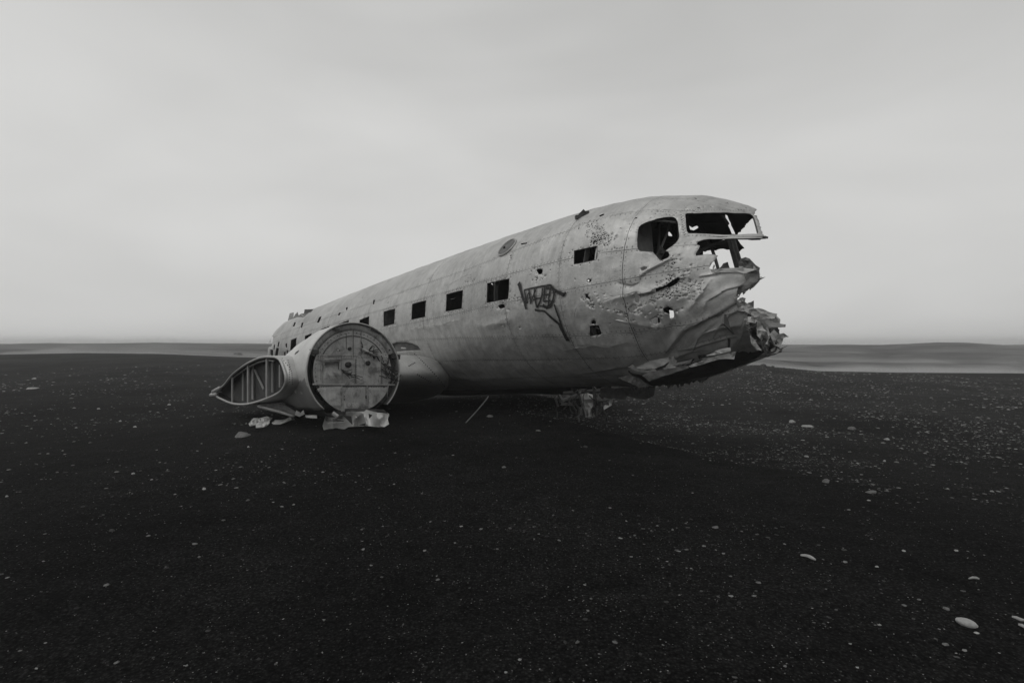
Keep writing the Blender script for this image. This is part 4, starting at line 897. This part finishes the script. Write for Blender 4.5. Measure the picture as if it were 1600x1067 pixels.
mb = MB(); arc = []
for k in range(25): t = math.radians(-60+120*k/24); arc.append(asu(FW+.012, NS+.50*math.sin(t), .2+.50*math.cos(t)))
mb.tube(arc, .006, 5); mb.build('flange_seam', M_DRK, fw)
mb = MB()
for x, y, r_, h_ in ((545.5, 545, .024, .03), (574, 567.5, .034, .035), (608, 547, .012, .02), (495.5, 604.5, .022, .02), (495, 611, .014, .02), (508, 619, .026, .03), (502, 617, .012, .02), (599.5, 606, .02, .02), (605, 606, .015, .02), (599.5, 612, .022, .025), (605.5, 612, .016, .02), (601, 625.5, .011, .01), (604, 622, .011, .01), (607, 618, .011, .01), (556.5, 628, .022, .02), (572, 620, .026, .02), (538, 619, .014, .02), (538, 624, .014, .02), (543, 570, .04, .05), (530, 548, .006, .01), (618, 560, .012, .02), (489, 552, .014, .02)):
    mb.disc(on_wall(x, y, .0), av, r_, h_, 12)
mb.each('wall_fitting', M_HOLE, fw, True)
mb = MB()
for x in (545.5, 551.8, 557.5): mb.tube([on_wall(x, 632, .02)+Vector(sv)*(.018*math.cos(k*pi/6))+Vector(uv)*(.018*math.sin(k*pi/6)) for k in range(13)], .006, 5)
for k in range(15): mb.disc(on_wall(543.5+k*2.0, 641.5, .01), av, .008, .012, 6)
mb.disc(on_wall(528, 547, .01), av, .010, .004, 8); mb.each('bright_fitting', M_PIP, fw)
mb = MB()
def tangle(x0, y0, x1, y1, n_, sp, r_=.005, ln=.12):
    for k in range(n_):
        t = random.random(); x, y = x0+(x1-x0)*t+random.uniform(-sp, sp), y0+(y1-y0)*t+random.uniform(-sp, sp); p = on_wall(x, y, .02); q = [p]; d = Vector((random.uniform(-1, 1), random.uniform(-.6, .2), random.uniform(-.6, .6))).normalized()
        if abs(y1-y0) < 8: d = Vector((random.choice((-1, 1)), -.1, random.uniform(-.3, .3)))
        for _ in range(5): d = (d+Vector((random.uniform(-.4, .4), random.uniform(-.3, .3), random.uniform(-.4, .4)))).normalized(); q.append(q[-1]+d*ln/5)
        mb.tube(q, r_, 5)
tangle(566, 544, 590, 558, 34, 2, .006, .12); tangle(533, 580, 552, 587, 18, 3, .005, .14); tangle(601, 568, 612, 578, 20, 3, .006, .12); tangle(601, 583, 615, 592, 20, 3, .006, .13)
mb.build('wire_tangle', M_CAB, fw, True)
mb = MB(); tangle(568, 543, 590, 556, 7, 2, .004, .09); tangle(536, 581, 550, 586, 5, 2, .004, .1); tangle(603, 570, 612, 590, 6, 3, .004, .1); mb.bar(on_wall(566, 545, .05), on_wall(592, 558, .05), .035, .03, up=tuple(av)); mb.tube([on_wall(x, y, .05) for x, y in ((614, 583), (617.5, 588), (616.5, 594), (612, 600))], .005, 5); mb.tube([on_wall(x, y, .04) for x, y in ((606, 586), (606, 607), (605, 622))], .005, 5); mb.build('loose_wire', M_STR, fw, True)
mb = MB(); wbar(499, 610, 487, 646, .01, .01, .01) if 0 else None
mb.bar(on_wall(520, 514.5, .03), on_wall(530, 516, .03), .03, .02, up=tuple(av)); mb.bar(on_wall(580, 514, .03), on_wall(594, 521, .03), .035, .02, up=tuple(av)); mb.bar(on_wall(484, 549, .03), on_wall(498, 550, .03), .06, .02, up=tuple(av)); mb.bar(on_wall(612, 556, .03), on_wall(625, 558, .03), .07, .02, up=tuple(av)); mb.each('mount_bracket', M_DRK, nac)
# crumpled lower cowl panel hanging to the sand
sheet([(510.6, 645.7), (525.6, 643.8), (545, 643), (568.8, 643), (572.5, 640), (580, 642), (591, 645), (608, 646), (606, 655), (608, 662.6), (600.7, 667), (591, 667), (576, 665.5), (560, 666), (544, 667), (535, 672), (520, 677), (509, 681), (504, 665), (507, 655)],
  lambda x, y: 7.42-(x-553)*.0055-.006*(y-643), 'crumpled_cowl_panel', M_ALU, nac, seed=60, crum=.26, cell=.028, fr=3.2, th=.006, label='pale crumpled sheet folded under the firewall')
sheet([(520, 642), (545, 638), (600, 640), (606, 647), (560, 649), (524, 648)], 7.55, 'lower_lip', M_DRK, nac, seed=61, crum=.04)
mb = MB(); wbar(512, 661, 538, 659, .014, .02, .12); mb.tube([on_wall(520, 645, .1), on_wall(528, 651, .14)], .03, 6); mb.tube([on_wall(595, 655, .1), on_wall(607, 647, .12)], .03, 6); mb.bar(on_wall(572, 640, .1), on_wall(573, 662, .14), .02, .02); mb.each('crushed_bracket', M_STR, nac)
sheet([(477, 648.5), (495, 648.5), (495.5, 653.5), (486, 653), (478, 652)], 7.55, 'torn_cowl_lip', M_BRI, nac, seed=62, crum=.02)
sheet([(463, 641), (470, 645), (474, 640), (476, 647), (468, 651), (461, 648)], 7.8, 'torn_cowl_lip', M_BRI, nac, seed=63, crum=.03)
bn = BVHTree.FromPolygons([v.co+L0 for v in nac.data.vertices], [tuple(p.vertices) for p in nac.data.polygons]); bt = BVHTree.FromPolygons([v.co+L0 for v in stub.data.vertices], [tuple(p.vertices) for p in stub.data.polygons])
mb = MB(); mc = MB()
def pricks(mbx, x0, y0, x1, y1, n_, r_, h__=.006):
    for k in range(n_):
        x, y = x0+(x1-x0)*k/n_, y0+(y1-y0)*k/n_; dr = (px(x, y, 1)-cz).normalized(); hs = [h for h in (bn.ray_cast(cz, dr), bt.ray_cast(cz, dr)) if h[0]]
        if hs: h = min(hs, key=lambda q: q[3]); nn_ = h[1] if h[1].dot(dr) < 0 else -h[1]; mbx.disc(h[0]-nn_*.003, nn_, r_, h__, 6)
for l in ((450, 563, 456, 583, 6), (456, 583, 457, 603, 6), (441, 560, 452, 574, 4), (452, 574, 453, 600, 7), (480, 530, 470, 560, 8), (470, 560, 467, 600, 9), (505, 516, 484, 528, 6)): pricks(mb, *l, .008)
mb.build('nacelle_rivets', M_HOLE, nac)
for l in ((462.5, 552, 463.5, 551.6, 1), (464.5, 550.5, 465, 550, 1), (466, 549.6, 467, 549, 1)): pricks(mc, *l, .026, .008)
mc.build('access_hole', M_HOLE, nac)
for pl_, d_ in (([(536, 649), (549, 650), (551, 664), (545, 658)], 7.25), ([(576, 646), (590, 652), (583, 661), (577, 656)], 7.2), ([(560, 664), (575, 660), (590, 664), (575, 666)], 7.2), ([(509, 656), (537, 657), (537, 658.3), (509, 657.5)], 7.28), ([(592, 650), (604, 648), (600, 654)], 7.2)):
    sheet(pl_, d_-.02, 'gap_shade', M_INN, nac, seed=95, crum=.01, th=.004)  # dark sheets laid over the panel to paint the shade in its holes
# ---- far-side wreckage under the belly
sheet([(908, 616), (918, 614), (926, 617), (926.6, 633), (918, 652), (915, 652), (909, 630)], 9.6, 'crushed_structure', M_BRI, wreck, seed=70, crum=.14, cell=.06, fr=5)
sheet([(927, 618), (942, 615), (957, 620), (956, 633), (944, 640), (933, 648), (925, 652), (918, 652), (926, 634)], 9.8, 'crushed_structure', M_ALU, wreck, seed=71, crum=.2, cell=.06, fr=5)
mb = MB()
for a_, b_ in (((875, 627, 9.4), (901, 617, 9.6)), ((877, 631, 9.4), (894, 632, 9.4)), ((873, 617, 9.5), (880, 628, 9.4)), ((907, 636, 9.5), (908.5, 648, 9.5)), ((905, 612, 9.6), (915, 650, 9.5)), ((948, 612, 9.9), (942, 640, 9.8)), ((928, 606, 9.8), (930, 640, 9.8)), ((880, 614, 9.9), (960, 608, 9.9)), ((868, 622, 9.6), (872, 635, 9.6)), ((933, 625, 9.6), (955, 622, 9.7))):
    mb.bar(px(*a_), px(*b_), .05, .04)
mb.each('broken_strut', M_SOOT, wreck)
for k in range(16):
    p = px(random.uniform(868, 958), random.uniform(606, 634), random.uniform(9.2, 9.9)); d = Vector((random.uniform(-1, 1), random.uniform(-.4, .4), random.uniform(-1, .2))).normalized(); q = [p]
    for _ in range(6): d = (d+Vector((random.uniform(-.7, .7), random.uniform(-.4, .4), random.uniform(-.8, .4)))).normalized(); q.append(q[-1]+d*.07)
    mb = MB(); mb.tube(q, random.choice((.007, .012, .018)), 5); mb.build('bent_pipe', random.choice((M_DRK, M_CAB, M_SOOT)), wreck, True)
for k in range(7):
    x, y = random.uniform(872, 950), random.uniform(608, 632); sheet([(x+random.uniform(-9, -4), y+random.uniform(-5, 0)), (x+random.uniform(2, 9), y+random.uniform(-6, -1)), (x+random.uniform(3, 9), y+random.uniform(2, 8)), (x+random.uniform(-6, 0), y+random.uniform(2, 7))], random.uniform(9.4, 9.9), 'crushed_structure', random.choice((M_SOOT, M_DRK, M_STR)), wreck, seed=100+k, crum=.12, cell=.05, fr=9, jag=.6)
mb = MB(); mb.tube([px(763, 619, 8.3), px(760, 624, 8.25), px(744, 643, 7.9), px(728, 660, 7.6)], .009, 5); mb.build('bent_rod', M_SOOT, wreck)
# belly keel structure in the shade under the centre section
# ================================================================ loose debris and stones
def debris(pl, depth, name, label, cat, seed, crum=.08, m=M_BRI):
    me = sheet(pl, depth, name, m, None, seed=seed, crum=crum, cell=.025, fr=12, own=True, jag=.7)
    c = Vector((sum(v.co.x for v in me.vertices), sum(v.co.y for v in me.vertices), 0))/len(me.vertices); c.z = min(v.co.z for v in me.vertices)
    me.transform(__import__('mathutils').Matrix.Translation(-c)); o = bpy.data.objects.new(name, me); COL.objects.link(o); o.location = c; me.materials.append(m); s_ = o.modifiers.new('t', 'SOLIDIFY'); s_.thickness = .012; tag(o, label, cat); return o
gdep = lambda x, y: None
def gl(y0, x0=400): p = ground_at(x0, y0); return p.y
dA, dB = gl(669), gl(655)
tilt = lambda x, y: dA+(dB-dA)*min(max((669-y)/16, 0), 1)*.55
debris([(388, 662), (397, 654), (409, 653), (417, 651), (425, 654), (421, 658), (422, 661), (412, 668), (400, 669), (399, 664.7), (391, 666)], tilt, 'crumpled_sheet', 'pale crumpled aluminium sheet lying on sand below the wing stub', 'scrap metal', 80, .13)
debris([(425, 661), (429, 657), (438, 657.5), (451, 653), (458, 651.5), (460, 655.5), (438, 663), (429, 664)], lambda x, y: tilt(x, y)-.1, 'torn_strip', 'long narrow torn metal strip between crumpled sheet and nacelle', 'scrap metal', 81, .10)
def rock(x, y, wpx, hpx, m, label, name='stone', group=None, flat=None, seed=0, rot=0., rough=.35):
    p = ground_at(x, y+hpx*.35); d = p.y; rw = wpx/2/F*d; rh = hpx/F*d*.8
    bm = bmesh.new(); bmesh.ops.create_icosphere(bm, subdivisions=3, radius=1)
    for v in bm.verts:
        c = v.co.copy(); k = 1+rough*1.2*mn.noise(c*1.3+Vector((seed*7.7, 0, 0)))+rough*.7*mn.noise(c*3.5+Vector((seed*3.3, 5, 0))); c *= k
        c.x *= rw; c.y *= rw*.75; c.z *= rh*.62; v.co = c
    # broad cut facets
    for q in range(7 if rough > .1 else 0):
        nrm = Vector((random.uniform(-1, 1), random.uniform(-1, 1), random.uniform(-.1, 1))).normalized(); dd = .68*max(v.co.dot(nrm) for v in bm.verts)
        for v in bm.verts:
            e_ = v.co.dot(nrm)-dd
            if e_ > 0: v.co -= nrm*e_*.85
    me = bpy.data.meshes.new(name); bm.to_mesh(me); bm.free(); me.materials.append(m); me.shade_smooth()
    o = bpy.data.objects.new(name, me); COL.objects.link(o); o.location = (p.x, p.y, p.z+rh*.12); o.rotation_euler = (0, rot, random.uniform(-.3, .3)); tag(o, label, 'stone', group); return o
RK = [(378, 678, 27, 11, M_STM, 'grey slab stone tilted in the sand left of the firewall', .35, .12),
 (50, 606, 20, 4.5, M_STL, 'flat pale stone at the far left edge, widest in the left half', .3, 0), (53, 591, 8, 3.5, M_STL, 'small pale stone just behind the flat far-left stone', .3, 0),
 (211, 666, 6, 3.5, M_STL, 'pale pebble-sized stone midway along the left slope, nearer of a pair', .3, 0), (188, 657, 5, 3, M_STL, 'pale pebble-sized stone on the left slope, farther of a pair', .3, 0),
 (208, 739, 5.5, 3, M_STL, 'lone pale flat pebble on bare sand in the left half', .3, 0), (264, 631.5, 6, 3.5, M_STL, 'small bright stone on the slope left of the open wing end', .3, 0),
 (232, 615.5, 8, 3, M_STD, 'small dark flat stone on the left slope', .3, 0), (154, 638, 5, 3.5, M_STL, 'small grey-white stone left of centre on the left slope', .3, 0),
 (388, 697, 4, 4, M_STL, 'bright round pebble in front of the grey slab stone', .2, 0), (41, 691, 4.5, 4, M_STM, 'grey pebble on the dark slope near the left edge', .2, 0),
 (1237, 658, 11, 6.5, M_STL, 'pale angular stone right of the wreck, left of the long flat one', .4, 0), (1261, 665, 19, 4.5, M_STL, 'long flat pale stone lying right of the wreck', .25, 0),
 (1332, 668, 13, 9, M_STM, 'grey wedge-shaped stone right of the long flat stone', .45, -.2), (1405, 644.5, 13, 8, M_STD, 'dark rounded boulder among pebbles, right side', .35, 0),
 (1575, 607.5, 12, 7, M_STD, 'dark squat boulder near the right edge by the skyline', .4, 0), (1386, 685, 9, 4.5, M_STL, 'small pale stone in the middle of the right-hand gravel', .3, 0),
 (1290, 750, 13, 9, M_STM, 'grey stone alone on dark sand, left of the frosty one', .4, 0), (1360, 767, 14, 8.5, M_STM, 'speckled knobbly grey stone on the dark sand, right of centre', .5, 0), (1357, 781, 6, 2.5, M_STL, 'tiny bright chip just in front of the speckled grey stone', .2, 0),
 (1260, 712, 7, 4, M_STL, 'small pale stone at the near edge of the right-hand gravel', .3, 0), (1382, 719, 5, 3.5, M_STL, 'bright small stone on dark sand right of the gravel edge', .3, 0), (1527, 606, 4, 3, M_STD, 'tiny dark stone left of the squat boulder at right', .3, 0),
 (1493.5, 859, 9, 3.5, M_STL, 'small pale stone above the curved sliver at lower right', .3, 0), (1412, 859.5, 7, 3.5, M_STL, 'small pale stone left of its equal at lower right', .3, 0), (1511, 970, 31, 13, M_STL, 'large smooth white oval cobble at the lower right', .08, .22),
 (1478.5, 949, 11, 5, M_STM, 'dull grey stone just behind the large white cobble', .35, .2), (1477, 1005, 11, 4.5, M_STM, 'grey stone in front of the large white cobble', .3, 0), (1526, 987.5, 9, 3, M_STL, 'small pale chip touching below the large white cobble', .3, .2),
 (1370, 884, 6, 3.5, M_STL, 'bright pebble between the bent sliver and the paired stones', .3, 0), (1227, 1039.5, 7, 3, M_STM, 'grey pebble at the bottom edge right of centre', .3, 0), (1413, 944.5, 8, 2.5, M_STM, 'thin flat grey pebble left of the large white cobble', .3, 0),
 (1436, 935.5, 6, 2.5, M_STM, 'small grey pebble behind the thin flat one at lower right', .3, 0),
 (319, 762.6, 6, 4, M_STL, 'bright three-cornered pebble in the left foreground', .4, 0), (304, 848.5, 9, 3, M_STM, 'flat grey pebble in the left foreground', .3, 0), (57, 1043, 5, 4, M_STL, 'bright pebble in the bottom left corner', .3, 0), (182, 1033.5, 10, 3.5, M_STM, 'long grey pebble at the bottom left', .3, -.2),
 (165, 913, 10, 3, M_STM, 'long slanting grey pebble in the left foreground', .3, -.3), (10, 774.5, 5, 3.5, M_STL, 'bright pebble on the left picture edge', .3, 0), (175, 827, 10, 5, M_STD, 'dark half-buried stone in the left foreground', .3, 0), (684, 904.5, 6, 3.5, M_STM, 'pale grey pebble low in the middle foreground', .3, 0),
 (787.5, 728.5, 6, 5, M_STM, 'small forked grey pebble on smooth sand in front of the belly', .5, .4), (765.6, 649, 11, 6, M_STM, 'grey cobble in the shade beside the bent rod', .3, 0), (1118.7, 822.5, 10, 5.5, M_STM, 'grey cobble alone on the smooth drift right of centre', .3, 0), (1186, 909, 9, 4, M_STM, 'grey pebble left of the bent sliver', .3, 0),
 (984, 640, 9, 3, M_STL, 'flat pale chip beside the crushed metal under the nose', .2, 0), (841, 672, 9, 4, M_STM, 'dull grey stone on the drift edge below the belly', .3, 0), (914, 697, 9, 4, M_STD, 'dark stone on the shaded side of the drift edge', .3, 0),
 (371, 552, 15, 7, M_STD, 'dark distant hummock boulder in the pale valley left of the tail', .3, 0), (1192, 570, 11, 6, M_STD, 'dark distant boulder in the valley behind the nose, bigger of two', .3, 0), (1208, 572, 5, 3, M_STD, 'small dark distant boulder beside the bigger one behind the nose', .3, 0)]
for i, (x, y, w_, h_, m_, lb, ro, rt) in enumerate(RK): rock(x, y, w_, h_, m_, lb, seed=i+1, rot=rt, rough=ro)
def sliver(pl, r_, label, m=M_STL, name='sliver'):
    P3 = [ground_at(x, y, .004) for x, y in pl]; mb = MB(); k = len(P3); c = P3[k//2].copy(); mb.tube([p-c for p in P3], [r_*(.35+.65*math.sin(pi*(i+.3)/(k-.4))) for i in range(k)], 7); o = mb.build(name, m, None, True); o.location = c; tag(o, label, 'driftwood'); return o
sliver([(1251, 868), (1258, 868.5), (1264, 870), (1270, 873), (1274, 875)], .012, 'bent pale sliver lying on the sand at lower right of centre')
sliver([(1514, 904.5), (1520, 903), (1526, 903.5), (1530, 905)], .008, 'short thin curved pale sliver at the right foreground')
sliver([(1581, 964), (1588, 966), (1595, 969), (1602, 970)], .010, 'pale sliver at the right edge, upper of two'); sliver([(1591, 976), (1597, 978), (1603, 982)], .009, 'pale sliver at the right edge, lower of two')
# gravel: nobody could count it
vv, ff = [], []
OCT = np.array([(1, 0, 0), (0, 1, 0), (-1, 0, 0), (0, -1, 0), (0, 0, 1), (.7, .7, .5), (-.7, .7, .5), (-.7, -.7, .5), (.7, -.7, .5)], float)
OF = [(0, 5, 8), (1, 6, 5), (2, 7, 6), (3, 8, 7), (4, 8, 5), (4, 5, 6), (4, 6, 7), (4, 7, 8), (0, 1, 5), (1, 2, 6), (2, 3, 7), (3, 0, 8)]
def dropp(X, Y, sz):
    z = gz(X, Y); sc_ = np.array([sz*rng.uniform(.8, 1.5), sz*rng.uniform(.6, 1.1), sz*rng.uniform(.35, .8)]); a_ = rng.uniform(0, 2*pi); P_ = OCT*sc_*rng.uniform(.8, 1.2, (9, 1)); c_, s_ = math.cos(a_), math.sin(a_)
    n = len(vv)
    for p in P_: vv.append((X+p[0]*c_-p[1]*s_, Y+p[0]*s_+p[1]*c_, z+p[2]-.15*sz))
    for f in OF: ff.append(tuple(i+n for i in f))
def pdens(X, Y):
    # thick on the swept plain to the right, thin on the fresh drift and the slope at left
    ax, ay, bx, by = -.9, 9.8, 3.3, 5.6; L_ = math.hypot(bx-ax, by-ay); sd_ = ((X-ax)*(by-ay)-(Y-ay)*(bx-ax))/L_*-1; al = ((X-ax)*(bx-ax)+(Y-ay)*(by-ay))/L_/L_
    sd_ += .5*mn.noise(Vector((X*.9, Y*.9, 50)))+.25*mn.noise(Vector((X*2.6, Y*2.6, 51)))
    n = min(1, max(0, .5+.75*mn.noise(Vector((X*.45, Y*.45, 40)))+.5*mn.noise(Vector((X*1.6, Y*1.6, 41)))))
    right = ss((sd_+.1)/.5)*ss((X+1.5)/2)*(.12+.88*ss((Y-4.6)/3.6))
    edge = math.exp(-((sd_-.25)/.4)**2)*ss((al+.15)/.3)*(1-ss((al-1.0)/.4))
    left = .22*ss((Y-7)/4)*(1-ss((X+3)/2))
    return (.09+1.0*right*(1-ss((Y-22)/14)*.5)+.8*edge+left)*(.12+2.2*n*n*n)
cnt = 0
for _ in range(150000):
    r_ = 1.9*(32/1.9)**(rng.random()**.85); a_ = rng.uniform(-.85, .85); X, Y = r_*math.sin(a_), r_*math.cos(a_)
    if Y < 1.6 or rng.random() > pdens(X, Y)*min(1, r_/7+.12): continue
    if 5.2 < r_ < 20 and abs(X*uv[0]) < 0: continue
    sz = min((.0014*rng.pareto(1.7)+.0016)*(1+.22*r_), .006+.0017*r_); dropp(X, Y, sz); cnt += 1
for _ in range(9000):      # coarse grit close by
    r_ = 1.9+rng.random()**1.3*4.5; a_ = rng.uniform(-.85, .85); X, Y = r_*math.sin(a_), r_*math.cos(a_); dropp(X, Y, rng.uniform(.0018, .0042))
print('pebbles', cnt, len(vv))
me = bpy.data.meshes.new('gravel'); me.from_pydata(vv, [], ff); me.update()
gr = link('gravel', me, M_PEB); tag(gr, 'scattered pale and dark gravel strewn over the black sand', 'gravel', kind='stuff')
# ================================================================ air
def haze(name, mesh, dens_, col=.9, label=None):
    m = bpy.data.materials.new(name+'_air'); m.use_nodes = True; t = m.node_tree; t.nodes.clear(); o = nd(t, 'ShaderNodeOutputMaterial'); v = nd(t, 'ShaderNodeVolumePrincipled'); v.inputs['Color'].default_value = (col, col, col, 1); v.inputs['Density'].default_value = dens_; v.inputs['Anisotropy'].default_value = .0
    t.links.new(v.outputs[0], o.inputs['Volume']); mesh.materials.append(m); ob = bpy.data.objects.new(name, mesh); COL.objects.link(ob); tag(ob, kind='stuff'); return ob
mb = MB(); H = 640.; Z0, Z1 = -6., 5.
mb.add([(x, y, z) for x in (-H, H) for y in (-H, H) for z in (Z0, Z1)], [(0, 1, 3, 2), (4, 6, 7, 5), (0, 4, 5, 1), (2, 3, 7, 6), (0, 2, 6, 4), (1, 5, 7, 3)])
HZ = haze('haze', mb.mesh('haze'), .0024, .95)

# spray and dust blowing low through the dip behind the near crest
azd = np.linspace(-.80, .80, 90)
def dust(layer, hs, emax, dn, seed):
    es = [0, 1., 3, 6]+[emax*f_ for f_ in (.2, .32, .45, .58, .7, .82, .92, 1.)] if emax > 35 else [0, .8, 2, 4, 7, 10, 14, 18, 22, emax]
    V = []; ne = len(es); Fc = []
    for a_ in azd:
        Yc, zc = crest(CX+F*math.tan(a_)); gust = .78+.95*mn.noise(Vector((a_*4, seed, 0)))+.6*mn.noise(Vector((a_*15, seed, 2)))+(.12 if a_ > 0 else 0)
        for k, e_ in enumerate(es):
            Y = Yc+1.+e_; X = Y*math.tan(a_); g0 = gz(X, Y); t_ = math.sin(pi*min(1, (e_+1.5)/(emax+2)))**.7 if 0 < k < ne-1 else 0
            h_ = max(.05, (zc-gz(X, Yc+18))*hs*(gust+.6*mn.noise(Vector((X*.07, Y*.1, seed+5)))))*t_*ss((.80-abs(a_))/.06)+.02
            V.append((X, Y, g0-.4)); V.append((X, Y, g0-.05+h_))
    B = lambda i, k, t: (i*ne+k)*2+t
    for i in range(len(azd)-1):
        for k in range(ne-1): Fc += [(B(i, k, 1), B(i, k+1, 1), B(i+1, k+1, 1), B(i+1, k, 1)), (B(i, k, 0), B(i+1, k, 0), B(i+1, k+1, 0), B(i, k+1, 0))]
        Fc += [(B(i, 0, 0), B(i, 0, 1), B(i+1, 0, 1), B(i+1, 0, 0)), (B(i, ne-1, 0), B(i+1, ne-1, 0), B(i+1, ne-1, 1), B(i, ne-1, 1))]
    for i in (0, len(azd)-1):
        for k in range(ne-1): Fc.append((B(i, k, 0), B(i, k+1, 0), B(i, k+1, 1), B(i, k, 1)))
    me = bpy.data.meshes.new('drifting_dust'); me.from_pydata(V, [], Fc); me.update()
    bm = bmesh.new(); bm.from_mesh(me); bmesh.ops.recalc_face_normals(bm, faces=bm.faces); bm.to_mesh(me); bm.free()
    haze('drifting_dust', me, dn, .95)
dust(0, .32, 24, .030, 1.); dust(1, .58, 33, .016, 4.); dust(2, .85, 50, .008, 7.); dust(3, 1.35, 78, .0045, 11.)
